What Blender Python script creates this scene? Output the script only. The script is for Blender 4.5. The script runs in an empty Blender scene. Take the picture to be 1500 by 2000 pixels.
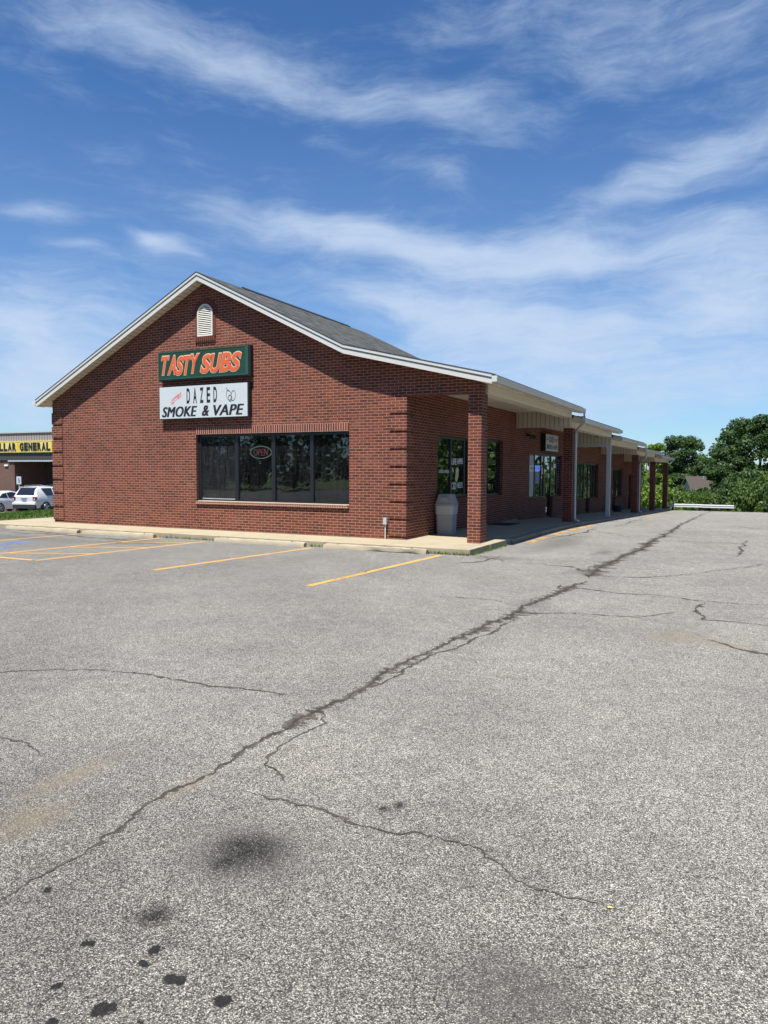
import bpy, bmesh, math, random
import numpy as np
from mathutils import Vector, Matrix
random.seed(7)
S = bpy.context.scene
COL = S.collection
R = math.radians
# ------------------------------------------------------------------ camera
CAM = (7.1185, -15.3363, 1.7236)
YAW, PITCH, ROLL = 0.464398, 0.056845, 0.0043145
def setup_camera():
    cd = bpy.data.cameras.new("camera"); co = bpy.data.objects.new("camera", cd); COL.objects.link(co)
    cd.sensor_fit = 'HORIZONTAL'; cd.sensor_width = 36; cd.lens = 36*1433.85/1500
    cd.clip_start = .05; cd.clip_end = 3000
    cy, sy = math.cos(YAW), math.sin(YAW)
    f = Vector((-sy*math.cos(PITCH), cy*math.cos(PITCH), -math.sin(PITCH)))
    r = Vector((cy, sy, 0)); u = r.cross(f)
    r2 = r*math.cos(ROLL)+u*math.sin(ROLL); u2 = u*math.cos(ROLL)-r*math.sin(ROLL)
    m = Matrix((r2, u2, -f)).transposed().to_4x4(); m.translation = Vector(CAM)
    co.matrix_world = m; S.camera = co
setup_camera()
S.view_settings.view_transform = 'Standard'; S.view_settings.look = 'None'
S.view_settings.exposure = 0.95; S.view_settings.gamma = 1.0
# ------------------------------------------------------------------ sun
SUNV = Vector((0.035, -1.0, 2.42)).normalized()
sl = bpy.data.lights.new("sun", 'SUN'); so = bpy.data.objects.new("sun", sl); COL.objects.link(so)
sl.energy = 5.0; sl.angle = R(.53); sl.color = (1, .955, .88)
so.rotation_euler = SUNV.to_track_quat('Z', 'Y').to_euler()
# ------------------------------------------------------------------ sky
W = bpy.data.worlds.new("World"); S.world = W; W.use_nodes = True
def setup_world():
    nt = W.node_tree; nt.nodes.clear(); N = nt.nodes; L = nt.links
    def nd(t, **k):
        n = N.new(t)
        for a, b in k.items(): setattr(n, a, b)
        return n
    def mth(op, a, b=None, c=None, clamp=False):
        n = nd('ShaderNodeMath', operation=op, use_clamp=clamp)
        for i, v in enumerate((a, b, c)):
            if v is None: continue
            if isinstance(v, (int, float)): n.inputs[i].default_value = v
            else: L.new(v, n.inputs[i])
        return n.outputs[0]
    sky = nd('ShaderNodeTexSky', sky_type='NISHITA'); sky.sun_disc = False
    sky.sun_elevation = math.asin(SUNV.z); sky.sun_rotation = R(180)-0.035
    sky.air_density = 1.0; sky.dust_density = .1; sky.ozone_density = 3.0; sky.altitude = 200
    tc = nd('ShaderNodeTexCoord'); sp = nd('ShaderNodeSeparateXYZ'); L.new(tc.outputs['Generated'], sp.inputs[0])
    az = mth('MULTIPLY', mth('ARCTAN2', sp.outputs[0], sp.outputs[1]), 57.2958)
    el = mth('MULTIPLY', mth('ARCSINE', sp.outputs[2]), 57.2958)
    cb = nd('ShaderNodeCombineXYZ'); L.new(az, cb.inputs[0]); L.new(el, cb.inputs[1])
    # gentle warp so the banks have ragged outlines
    wn = nd('ShaderNodeTexNoise'); wn.inputs['Scale'].default_value = .14; wn.inputs['Detail'].default_value = 1.5
    L.new(cb.outputs[0], wn.inputs['Vector'])
    wv = nd('ShaderNodeVectorMath', operation='SUBTRACT'); L.new(wn.outputs['Color'], wv.inputs[0]); wv.inputs[1].default_value = (.5, .5, .5)
    ws = nd('ShaderNodeVectorMath', operation='MULTIPLY'); L.new(wv.outputs[0], ws.inputs[0]); ws.inputs[1].default_value = (6, 3, 0)
    wa = nd('ShaderNodeVectorMath', operation='ADD'); L.new(cb.outputs[0], wa.inputs[0]); L.new(ws.outputs[0], wa.inputs[1])
    P = wa.outputs[0]
    CL = [(-45.4,28.6,11.3,1.9,-10,0.8),(-34.1,27.5,13.1,1.9,-12,0.8),(-22.1,25.8,6.9,1.5,-10,0.6),(-11.7,29.8,10.7,2.6,-8,0.75),(-3.7,27.2,5.9,3.0,0,0.7),(-31.0,23.8,1.7,0.5,0,0.5),(-22.8,21.0,3.5,1.0,-20,0.45),(-5.2,20.6,8.9,1.7,16,0.95),(-32.6,18.0,9.4,1.3,-6,1.0),(-22.8,16.5,9.6,1.6,-8,1.0),(-11.4,15.8,9.4,1.6,4,0.85),(-51.9,17.3,3.8,0.6,0,0.7),(-43.4,16.1,2.2,0.6,-8,0.9),(-49.7,15.3,1.9,0.4,-5,0.5),(-51.2,10.2,6.6,3.3,-10,1.0),(-52.2,5.5,6.8,2.8,0,0.9),(-21.6,12.2,10.5,1.9,-8,1.2),(-15.9,9.0,8.6,2.4,0,1.0),(-1.6,12.3,6.0,4.0,0,1.2),(-7.6,5.8,13.2,2.2,3,0.95),
          (-70,20,12,3,5,.7),(14,22,10,3,12,.8),(22,12,12,3,0,.8)]
    CL = [(a, e, rx, ry, an, w*(.70 if e > 24 else (1.0 if e < 14 else 1.0))) for a, e, rx, ry, an, w in CL]
    tot = None
    for a0, e0, rx, ry, ang, w in CL:
        m = nd('ShaderNodeMapping', vector_type='TEXTURE'); L.new(P, m.inputs['Vector'])
        m.inputs['Location'].default_value = (a0, e0, 0); m.inputs['Rotation'].default_value = (0, 0, R(ang)); m.inputs['Scale'].default_value = (rx, ry, 1)
        d = nd('ShaderNodeVectorMath', operation='DOT_PRODUCT'); L.new(m.outputs[0], d.inputs[0]); L.new(m.outputs[0], d.inputs[1])
        g = mth('MULTIPLY', mth('EXPONENT', mth('MULTIPLY', d.outputs['Value'], -1.0)), w)
        tot = g if tot is None else mth('ADD', tot, g)
    def fbm(scale, rot, sx, sy, detail, rough, dist, src):
        m = nd('ShaderNodeMapping'); L.new(src, m.inputs['Vector']); m.inputs['Rotation'].default_value = (0, 0, R(rot)); m.inputs['Scale'].default_value = (sx, sy, 1)
        n = nd('ShaderNodeTexNoise'); L.new(m.outputs[0], n.inputs['Vector'])
        n.inputs['Scale'].default_value = scale; n.inputs['Detail'].default_value = detail; n.inputs['Roughness'].default_value = rough; n.inputs['Distortion'].default_value = dist
        return n.outputs['Fac']
    n1 = fbm(.16, 8, .55, 1.6, 11, .66, .1, P)
    n2 = fbm(.40, -20, .30, 1.7, 9, .70, 0, P)
    n3 = fbm(.07, 0, 1, 1.6, 6, .5, .3, P)
    n4 = fbm(.8, 12, .22, 1.3, 7, .66, 0, P)
    tex = mth('ADD', mth('ADD', mth('MULTIPLY', n1, .54), mth('MULTIPLY', n4, .12)), mth('ADD', mth('MULTIPLY', n2, .22), mth('MULTIPLY', n3, .12)))
    tex = mth('ADD', mth('MULTIPLY', tex, 1.5), -.25)
    cov = mth('MINIMUM', mth('MULTIPLY', tot, 1.12), 1.45)
    mr = nd('ShaderNodeMapRange', interpolation_type='SMOOTHSTEP'); mr.inputs['From Min'].default_value = .48; mr.inputs['From Max'].default_value = 1.12
    L.new(mth('ADD', tex, mth('MULTIPLY', cov, .36)), mr.inputs['Value'])
    veil = nd('ShaderNodeMapRange'); veil.inputs['From Min'].default_value = 26; veil.inputs['From Max'].default_value = 0
    veil.inputs['To Min'].default_value = .0; veil.inputs['To Max'].default_value = .22; L.new(el, veil.inputs['Value'])
    dens = mth('ADD', mth('MULTIPLY', mr.outputs[0], .80), mth('MULTIPLY', veil.outputs[0], 1.0), clamp=True)
    hs = nd('ShaderNodeHueSaturation'); hs.inputs['Saturation'].default_value = 1.06; hs.inputs['Value'].default_value = 1.18; L.new(sky.outputs[0], hs.inputs['Color'])
    tint = nd('ShaderNodeMix', data_type='RGBA', blend_type='MULTIPLY'); tint.inputs['Factor'].default_value = 1
    L.new(hs.outputs[0], tint.inputs['A']); tint.inputs['B'].default_value = (.62, .90, 1.16, 1)
    mx = nd('ShaderNodeMix', data_type='RGBA'); L.new(dens, mx.inputs['Factor']); L.new(tint.outputs['Result'], mx.inputs['A']); mx.inputs['B'].default_value = (6.1, 7.4, 9.4, 1)
    bg = nd('ShaderNodeBackground'); L.new(mx.outputs['Result'], bg.inputs[0]); bg.inputs[1].default_value = .050
    out = nd('ShaderNodeOutputWorld'); L.new(bg.outputs[0], out.inputs[0])
setup_world()
# ------------------------------------------------------------------ material helpers
class Mat:
    def __init__(s, name):
        s.m = bpy.data.materials.new(name); s.m.use_nodes = True; s.nt = s.m.node_tree
        s.b = s.nt.nodes['Principled BSDF']; s.out = s.nt.nodes['Material Output']
    def nd(s, t, **k):
        n = s.nt.nodes.new(t)
        for a, b in k.items(): setattr(n, a, b)
        return n
    def set(s, inp, v):
        i = s.b.inputs[inp] if isinstance(inp, str) else inp
        if hasattr(v, 'is_linked') or isinstance(v, bpy.types.NodeSocket): s.nt.links.new(v, i)
        else: i.default_value = v
    def ln(s, a, b): s.nt.links.new(a, b)
    def math(s, op, a, b=None, clamp=False):
        n = s.nd('ShaderNodeMath', operation=op, use_clamp=clamp)
        for i, v in enumerate((a, b)):
            if v is None: continue
            if isinstance(v, (int, float)): n.inputs[i].default_value = v
            else: s.ln(v, n.inputs[i])
        return n.outputs[0]
    def noise(s, vec, scale, detail=4, rough=.55, dist=0):
        n = s.nd('ShaderNodeTexNoise'); n.inputs['Scale'].default_value = scale; n.inputs['Detail'].default_value = detail
        n.inputs['Roughness'].default_value = rough; n.inputs['Distortion'].default_value = dist
        if vec is not None: s.ln(vec, n.inputs['Vector'])
        return n.outputs['Fac']
    def coord(s, k='Object'): return s.nd('ShaderNodeTexCoord').outputs[k]
    def uv(s): return s.nd('ShaderNodeTexCoord').outputs['UV']
    def ramp(s, fac, stops, interp='LINEAR'):
        n = s.nd('ShaderNodeValToRGB'); cr = n.color_ramp; cr.interpolation = interp
        while len(cr.elements) < len(stops): cr.elements.new(.5)
        for e, (p, c) in zip(cr.elements, stops):
            e.position = p; e.color = (c[0], c[1], c[2], 1) if not isinstance(c, (int, float)) else (c, c, c, 1)
        s.ln(fac, n.inputs[0]); return n.outputs[0]
    def mix(s, f, a, b, mode='MIX'):
        n = s.nd('ShaderNodeMix', data_type='RGBA', blend_type=mode)
        for k, v in (('Factor', f), ('A', a), ('B', b)):
            i = n.inputs[k]
            if isinstance(v, bpy.types.NodeSocket): s.ln(v, i)
            elif k == 'Factor': i.default_value = v
            else: i.default_value = (v[0], v[1], v[2], 1)
        return n.outputs['Result']
    def bump(s, h, strength, dist=.01):
        n = s.nd('ShaderNodeBump'); n.inputs['Strength'].default_value = strength; n.inputs['Distance'].default_value = dist
        s.ln(h, n.inputs['Height']); s.ln(n.outputs[0], s.b.inputs['Normal'])
def plain(name, col, rough=.6, metal=0, var=.12, scale=3., bump=0, spec=.5, coat=0):
    m = Mat(name); c = m.coord()
    f = m.noise(c, scale, 5, .6)
    a = tuple(x*(1-var) for x in col); b = tuple(min(1, x*(1+var)) for x in col)
    m.set('Base Color', m.mix(f, a, b)); m.set('Roughness', rough); m.set('Metallic', metal); m.set('Specular IOR Level', spec)
    if coat: m.set('Coat Weight', coat); m.set('Coat Roughness', .05)
    if bump: m.bump(m.noise(c, scale*12, 4, .6), bump, .005)
    return m.m
def emis(name, col, st, base=None):
    m = Mat(name); m.set('Base Color', (*(base or col), 1)); m.set('Emission Color', (*col, 1)); m.set('Emission Strength', st); m.set('Roughness', .4)
    return m.m
def brick_mat(name, soldier=False, c1=(.170,.045,.026), c2=(.078,.024,.017), mort=(.38,.235,.17)):
    m = Mat(name); uv = m.uv(); oc = m.coord()
    # slight wobble so the courses are not ruled
    wob = m.nd('ShaderNodeTexNoise'); wob.inputs['Scale'].default_value = 9; wob.inputs['Detail'].default_value = 2; m.ln(uv, wob.inputs['Vector'])
    w2 = m.nd('ShaderNodeVectorMath', operation='SUBTRACT'); m.ln(wob.outputs['Color'], w2.inputs[0]); w2.inputs[1].default_value = (.5,.5,.5)
    w3 = m.nd('ShaderNodeVectorMath', operation='SCALE'); m.ln(w2.outputs[0], w3.inputs[0]); w3.inputs['Scale'].default_value = .010
    w4 = m.nd('ShaderNodeVectorMath', operation='ADD'); m.ln(uv, w4.inputs[0]); m.ln(w3.outputs[0], w4.inputs[1])
    b = m.nd('ShaderNodeTexBrick'); m.ln(w4.outputs[0], b.inputs['Vector'])
    b.offset = 0 if soldier else .5; b.inputs['Scale'].default_value = 1; b.inputs['Brick Width'].default_value = .2032; b.inputs['Row Height'].default_value = .0677
    b.inputs['Mortar Size'].default_value = .0085 if soldier else .0058; b.inputs['Mortar Smooth'].default_value = .25; b.inputs['Bias'].default_value = -.05
    b.inputs['Color1'].default_value = (*c1, 1); b.inputs['Color2'].default_value = (*c2, 1); b.inputs['Mortar'].default_value = (*mort, 1)
    big = m.noise(uv, .55, 4, .6); fine = m.noise(uv, 45, 3, .6)
    col = m.mix(.55, b.outputs['Color'], m.ramp(fine, [(.25, .55), (.75, 1.35)]), 'MULTIPLY')
    col = m.mix(.5, col, m.ramp(big, [(.3, .72), (.7, 1.2)]), 'MULTIPLY')
    stain = m.ramp(m.noise(uv, 1.3, 6, .7), [(.56, 0), (.78, 1)])
    col = m.mix(m.math('MULTIPLY', stain, .28), col, (.24,.17,.13))
    m.set('Base Color', col); m.set('Roughness', .9); m.set('Specular IOR Level', .25)
    h = m.math('ADD', m.math('MULTIPLY', m.math('SUBTRACT', 1.0, b.outputs['Fac']), 1.0), m.math('MULTIPLY', fine, .3))
    m.bump(h, .8, .007)
    return m.m
M = {}
M['brick'] = brick_mat('brick'); M['soldier'] = brick_mat('brick_soldier', True, mort=(.50,.32,.25))
M['white'] = plain('white_trim', (.50,.50,.465), .45, var=.06, scale=2)
M['trimgrey'] = plain('trim_recess', (.36,.37,.36), .5, var=.08)
M['drip'] = plain('drip_edge', (.02,.022,.03), .5)
M['black'] = plain('black_frame', (.012,.013,.016), .35, var=.2)
M['dark'] = plain('dark_interior', (.035,.033,.032), .9)
M['darkmetal'] = plain('dark_metal', (.03,.03,.032), .5, .4)
M['galv'] = plain('galvanised', (.62,.63,.64), .38, .55, var=.15, scale=6)
M['rubber'] = plain('rubber', (.015,.015,.016), .85)
def soffit_mat(name, axis, pitch, col, stain=True):
    m = Mat(name); c = m.coord(); sp = m.nd('ShaderNodeSeparateXYZ'); m.ln(c, sp.inputs[0])
    v = m.math('FRACT', m.math('DIVIDE', sp.outputs[axis], pitch))
    g = m.math('LESS_THAN', m.math('ABSOLUTE', m.math('SUBTRACT', v, .5)), .08)
    col2 = m.mix(g, col, tuple(x*.45 for x in col))
    if stain:
        s = m.ramp(m.noise(c, 1.1, 6, .65), [(.45, 0), (.75, 1)])
        col2 = m.mix(m.math('MULTIPLY', s, .45), col2, (.36,.27,.15))
    m.set('Base Color', col2); m.set('Roughness', .6)
    m.bump(m.math('SUBTRACT', 1.0, g), .6, .008)
    return m.m
M['soffit'] = soffit_mat('soffit_panel', 0, .15, (.60,.54,.42))
M['siding'] = soffit_mat('vertical_siding', 0, .15, (.60,.53,.41), False)
def ceil_mat():
    m = Mat('canopy_ceiling'); c = m.coord()
    s = m.ramp(m.noise(c, .9, 6, .65), [(.42, 0), (.72, 1)])
    sp = m.nd('ShaderNodeSeparateXYZ'); m.ln(c, sp.inputs[0])
    g = m.math('LESS_THAN', m.math('FRACT', m.math('DIVIDE', sp.outputs[1], 1.22)), .02)
    col = m.mix(m.math('MULTIPLY', s, .5), (.68,.62,.51), (.46,.36,.23))
    m.set('Base Color', m.mix(g, col, (.2,.16,.12))); m.set('Roughness', .75); return m.m
M['ceiling'] = ceil_mat()
M['beige'] = plain('beige_trim', (.66,.59,.46), .6, var=.1, scale=1.5)
def shingle_mat():
    m = Mat('asphalt_shingle'); uv = m.uv()
    b = m.nd('ShaderNodeTexBrick'); m.ln(uv, b.inputs['Vector']); b.inputs['Scale'].default_value = 1; b.inputs['Brick Width'].default_value = .30; b.inputs['Row Height'].default_value = .14
    b.inputs['Mortar Size'].default_value = .008; b.inputs['Color1'].default_value = (.034,.037,.036,1); b.inputs['Color2'].default_value = (.080,.083,.080,1); b.inputs['Mortar'].default_value = (.07,.07,.072,1)
    f = m.noise(uv, 60, 4, .7)
    col = m.mix(.8, b.outputs['Color'], m.ramp(f, [(.3, .55), (.7, 1.5)]), 'MULTIPLY')
    col = m.mix(.5, col, m.ramp(m.noise(uv, 3, 4, .6), [(.3, .7), (.7, 1.25)]), 'MULTIPLY')
    m.set('Base Color', col); m.set('Roughness', .95); m.set('Specular IOR Level', .15); m.bump(m.math('SUBTRACT', 1.0, b.outputs['Fac']), .8, .012); return m.m
M['shingle'] = shingle_mat()
def glass_mat(name, dust=0., tint=.42):
    m = Mat(name); c = m.coord()
    m.nt.nodes.remove(m.b)
    tr = m.nd('ShaderNodeBsdfTransparent'); tr.inputs[0].default_value = (tint, tint, tint*1.05, 1)
    gl = m.nd('ShaderNodeBsdfGlossy'); gl.inputs['Roughness'].default_value = .01; gl.inputs[0].default_value = (.95,.97,1,1)
    n = m.nd('ShaderNodeBump'); n.inputs['Strength'].default_value = .05; n.inputs['Distance'].default_value = .02
    m.ln(m.noise(c, 1.8, 2, .5), n.inputs['Height']); m.ln(n.outputs[0], gl.inputs['Normal'])
    fr = m.nd('ShaderNodeFresnel'); fr.inputs['IOR'].default_value = 1.62
    f = m.math('MULTIPLY', fr.outputs[0], 1.4, True)
    mx = m.nd('ShaderNodeMixShader'); m.ln(f, mx.inputs[0]); m.ln(tr.outputs[0], mx.inputs[1]); m.ln(gl.outputs[0], mx.inputs[2])
    df = m.nd('ShaderNodeBsdfDiffuse'); df.inputs[0].default_value = (.32,.34,.37,1)
    mp = m.nd('ShaderNodeMapping'); m.ln(c, mp.inputs['Vector']); mp.inputs['Scale'].default_value = (14, 14, 1.3)
    d = m.ramp(m.noise(mp.outputs[0], 1.2, 6, .7), [(.35, 0), (.8, 1)])
    d2 = m.math('ADD', m.math('MULTIPLY', d, .05+dust), dust*.5, True)
    m2 = m.nd('ShaderNodeMixShader'); m.ln(d2, m2.inputs[0]); m.ln(mx.outputs[0], m2.inputs[1]); m.ln(df.outputs[0], m2.inputs[2])
    m.ln(m2.outputs[0], m.out.inputs[0]); return m.m
M['glass'] = glass_mat('window_glass'); M['glassdusty'] = glass_mat('dusty_glass', .035)
def concrete(name, col, stain=.35, crackle=True):
    m = Mat(name); c = m.coord()
    f = m.noise(c, 2.2, 7, .65); g = m.noise(c, 70, 3, .6)
    a = m.mix(f, tuple(x*.80 for x in col), tuple(min(1, x*1.12) for x in col))
    a = m.mix(.5, a, m.ramp(g, [(.3, .75), (.7, 1.2)]), 'MULTIPLY')
    s = m.ramp(m.noise(c, .8, 7, .7), [(.5, 0), (.72, 1)])
    a = m.mix(m.math('MULTIPLY', s, stain), a, (.16,.14,.11))
    m.set('Base Color', a); m.set('Roughness', .92); m.set('Specular IOR Level', .2); m.bump(g, .35, .004); return m.m
M['concrete'] = concrete('sidewalk_concrete', (.33,.285,.20), .3)
M['kerb'] = concrete('kerb_concrete', (.27,.24,.18), .5)
M['stop'] = concrete('wheel_stop_concrete', (.37,.32,.23), .35)
# ---- stained aggregate asphalt of the lot
OIL = [(5.14,-12.71,0.15,0.15),(5.13,-12.72,0.21,0.21),(5.1,-13.28,0.10,0.09),(5.10,-12.84,0.09,0.12),(5.06,-12.70,0.12,0.10),(5.49,-12.07,0.035,0.05),(5.54,-12.0,.035,.06)]
TAR = [(5.41,-13.52,0.029,0.029),(5.44,-13.51,0.024,0.023),(5.31,-13.73,0.033,0.031),(5.34,-13.7,0.02,0.017),(5.63,-13.52,0.032,0.033),(5.01,-13.51,0.026,0.019),(5.27,-13.5,0.021,0.017),(5.25,-13.43,0.018,0.023),(5.09,-13.72,0.015,0.019),(5.21,-13.83,0.021,0.019),(4.59,-13.34,0.017,0.02),(5.46,-13.71,0.011,0.009)]
BROWN = [(4.42,-12.31,0.07,0.26),(3.75,-12.5,0.13,0.45),(3.99,-12.96,0.20,0.30),(4.40,-10.87,0.06,0.22),(6.5,-7.2,0.376,0.357),(6.94,-7.39,0.307,0.189),(5.91,-6.63,0.089,0.09)]
DARK = [(6.45,-13.05,0.30,0.25),(5.11,-12.72,0.465,0.37),(-6.11,-2.51,0.722,0.786),(-9.24,-1.31,1.53,0.6),(4.37,0.54,0.25,0.7),(4.62,-6.05,0.3,0.5),(4.66,-2.59,0.399,0.465),(-9.0,-3.0,2.5,.6),(2.7,-1.4,.7,.4),(3.0,2.5,.5,3.0)]
def asphalt_mat():
    m = Mat('aged_asphalt'); c = m.coord()
    nz = m.nd('ShaderNodeTexNoise'); nz.inputs['Scale'].default_value = 14; nz.inputs['Detail'].default_value = 6; nz.inputs['Roughness'].default_value = .7; m.ln(c, nz.inputs['Vector'])
    s1 = m.nd('ShaderNodeVectorMath', operation='SUBTRACT'); m.ln(nz.outputs['Color'], s1.inputs[0]); s1.inputs[1].default_value = (.5,.5,.5)
    s2 = m.nd('ShaderNodeVectorMath', operation='SCALE'); m.ln(s1.outputs[0], s2.inputs[0]); s2.inputs['Scale'].default_value = .075
    s3 = m.nd('ShaderNodeVectorMath', operation='ADD'); m.ln(c, s3.inputs[0]); m.ln(s2.outputs[0], s3.inputs[1])
    def blobs(lst, lo, hi, src):
        tot = None
        for x, y, rx, ry in lst:
            mp = m.nd('ShaderNodeMapping', vector_type='TEXTURE'); m.ln(src, mp.inputs['Vector'])
            mp.inputs['Location'].default_value = (x, y, 0); mp.inputs['Scale'].default_value = (rx, ry, 1e6)
            l = m.nd('ShaderNodeVectorMath', operation='LENGTH'); m.ln(mp.outputs[0], l.inputs[0])
            r = m.nd('ShaderNodeMapRange', interpolation_type='SMOOTHSTEP'); m.ln(l.outputs['Value'], r.inputs['Value'])
            r.inputs['From Min'].default_value = lo; r.inputs['From Max'].default_value = hi; r.inputs['To Min'].default_value = 1; r.inputs['To Max'].default_value = 0
            tot = r.outputs[0] if tot is None else m.math('MAXIMUM', tot, r.outputs[0])
        return tot
    # stones
    v = m.nd('ShaderNodeTexVoronoi'); v.inputs['Scale'].default_value = 200; v.inputs['Randomness'].default_value = 1; m.ln(c, v.inputs['Vector'])
    sep = m.nd('ShaderNodeSeparateColor'); m.ln(v.outputs['Color'], sep.inputs[0])
    stone = m.ramp(sep.outputs[0], [(0, (.09,.088,.085)), (.28, (.20,.195,.185)), (.55, (.34,.33,.31)), (.82, (.50,.49,.465)), (1, (.74,.725,.69))])
    edge = m.ramp(v.outputs['Distance'], [(.32, 1.0), (.70, .28)])
    col = m.mix(1, stone, edge, 'MULTIPLY')
    v2 = m.nd('ShaderNodeTexVoronoi'); v2.inputs['Scale'].default_value = 85; m.ln(c, v2.inputs['Vector'])
    sep2 = m.nd('ShaderNodeSeparateColor'); m.ln(v2.outputs['Color'], sep2.inputs[0])
    col = m.mix(.55, col, m.ramp(sep2.outputs[1], [(0, .62), (1, 1.4)]), 'MULTIPLY')
    mid = m.noise(c, 7, 5, .65); big = m.noise(c, .45, 6, .6); streak = m.noise(c, 1.6, 6, .7, .4)
    col = m.mix(.7, col, m.ramp(mid, [(.3, .80), (.7, 1.2)]), 'MULTIPLY')
    col = m.mix(.8, col, m.ramp(big, [(.3, .80), (.72, 1.17)]), 'MULTIPLY')
    col = m.mix(.6, col, m.ramp(streak, [(.3, .84), (.55, 1.05), (.75, 1.12)]), 'MULTIPLY')
    warm = m.ramp(m.noise(c, .9, 5, .6), [(.5, 0), (.8, 1)])
    col = m.mix(m.math('MULTIPLY', warm, .22), col, m.mix(1, col, (1.12, .98, .82), 'MULTIPLY'))
    grain = m.ramp(sep.outputs[1], [(.15, 0), (.6, 1)])
    d = blobs(DARK, .1, 1.3, s3.outputs[0]); col = m.mix(m.math('MULTIPLY', m.math('MULTIPLY', d, .75), m.math('ADD', m.math('MULTIPLY', grain, .7), .3)), col, (.10,.098,.095))
    wd_ = blobs([(5.8,-14.4,4.2,3.2),(6.7,-13.2,1.6,.9)], 0, 1.3, s3.outputs[0]); col = m.mix(m.math('MULTIPLY', wd_, .72), col, m.mix(1, col, (.48,.47,.46), 'MULTIPLY'))  # wear near the camera, with shade between the stones painted into the colour
    bsrc = blobs(BROWN, 0, 1.25, s3.outputs[0]); col = m.mix(m.math('MULTIPLY', bsrc, .48), col, (.215,.175,.12))
    o = blobs(OIL, 0, 1.2, s3.outputs[0]); og = m.math('MULTIPLY', m.math('POWER', o, .8), m.math('ADD', m.math('MULTIPLY', grain, .50), .58), True)
    col = m.mix(og, col, (.016,.015,.014))
    t = blobs(TAR, .85, 1.15, s3.outputs[0]); col = m.mix(m.math('MULTIPLY', t, .95), col, (.012,.012,.013))
    col = m.mix(1, col, (.88,.875,.855), 'MULTIPLY')
    if 'Diffuse Roughness' in m.b.inputs: m.set('Diffuse Roughness', 1.0)
    m.set('Base Color', col); m.set('Roughness', .93); m.set('Specular IOR Level', .22)
    h = m.math('SUBTRACT', m.math('ADD', m.math('MULTIPLY', sep.outputs[2], .6), .4), v.outputs['Distance'])
    m.bump(h, .85, .006)
    return m.m
M['asphalt'] = asphalt_mat()
def worn_paint(name, col, cover):
    m = Mat(name); c = m.coord()
    f = m.noise(c, 26, 6, .75); f2 = m.noise(c, 2.0, 4, .6)
    a = m.ramp(m.math('ADD', m.math('MULTIPLY', f, .6), m.math('MULTIPLY', f2, .4)), [(cover-.03, 1), (cover+.05, 0)])
    v = m.nd('ShaderNodeTexVoronoi'); v.inputs['Scale'].default_value = 105; m.ln(c, v.inputs['Vector'])
    sep = m.nd('ShaderNodeSeparateColor'); m.ln(v.outputs['Color'], sep.inputs[0])
    m.set('Base Color', m.mix(.6, col, m.ramp(sep.outputs[0], [(0, .62), (1, 1.2)]), 'MULTIPLY')); m.set('Roughness', .8); m.set('Alpha', a)
    return m.m
M['yellow'] = worn_paint('yellow_road_paint', (.50,.29,.065), .60); M['yellowworn'] = worn_paint('worn_yellow_paint', (.42,.26,.08), .50)
M['blue'] = worn_paint('blue_road_paint', (.05,.17,.45), .53)
def crack_mat():
    m = Mat('crack_fill'); c = m.coord(); uv = m.uv()
    sp = m.nd('ShaderNodeSeparateXYZ'); m.ln(uv, sp.inputs[0])
    f = m.noise(c, 22, 6, .75); f2 = m.noise(c, 3, 4, .6)
    ed = m.math('ABSOLUTE', sp.outputs[1])           # 0 centre .. 1 edge
    thr = m.math('SUBTRACT', m.math('ADD', m.math('MULTIPLY', f, 1.3), m.math('MULTIPLY', f2, 1.7)), m.math('MULTIPLY', m.math('POWER', ed, 1.3), .85))
    a = m.ramp(m.math('SUBTRACT', thr, .6), [(.48, 0), (.62, 1)])
    col = m.ramp(m.noise(c, 9, 6, .7), [(.3, (.040,.035,.030)), (.5, (.085,.076,.066)), (.7, (.145,.125,.105))])
    core = m.ramp(ed, [(.05, 1), (.35, 0)])
    col = m.mix(m.math('MULTIPLY', core, .75), col, (.022,.020,.018))
    m.set('Base Color', col); m.set('Alpha', a); m.set('Roughness', .95); m.set('Specular IOR Level', .1); return m.m
M['crack'] = crack_mat()
def foliage(name, dark, light, sc=1.2):
    m = Mat(name); c = m.coord(); g = m.nd('ShaderNodeNewGeometry')
    f = m.noise(c, sc, 4, .6)
    col = m.mix(f, dark, light)
    col = m.mix(.6, col, m.ramp(g.outputs['Random Per Island'], [(0, .6), (1, 1.45)]), 'MULTIPLY')
    m.set('Base Color', col); m.set('Roughness', .55); m.set('Specular IOR Level', .35)
    tl = m.nd('ShaderNodeBsdfTranslucent'); m.ln(m.mix(1, col, (1.2,1.3,.5), 'MULTIPLY'), tl.inputs[0])
    mx = m.nd('ShaderNodeMixShader'); mx.inputs[0].default_value = .30
    m.ln(m.b.outputs[0], mx.inputs[1]); m.ln(tl.outputs[0], mx.inputs[2]); m.ln(mx.outputs[0], m.out.inputs[0]); return m.m
M['leafdark'] = foliage('leaf_dark', (.022,.050,.014), (.050,.098,.022))
M['leafmid'] = foliage('leaf_mid', (.042,.085,.018), (.095,.155,.030))
M['leaflight'] = foliage('leaf_light', (.075,.13,.020), (.16,.24,.036))
M['grassm'] = foliage('grass_blades', (.045,.09,.018), (.11,.18,.03), 2)
M['bark'] = plain('bark', (.10,.08,.06), .95, var=.3, scale=4, bump=.5)
def ground_mat():
    m = Mat('grass_ground'); c = m.coord()
    m.set('Base Color', m.ramp(m.noise(c, .7, 8, .7), [(.3, (.035,.065,.015)), (.6, (.07,.11,.025)), (.8, (.12,.12,.05))])); m.set('Roughness', 1); m.bump(m.noise(c, 14, 4), .6, .05); return m.m
M['ground'] = ground_mat()
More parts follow.
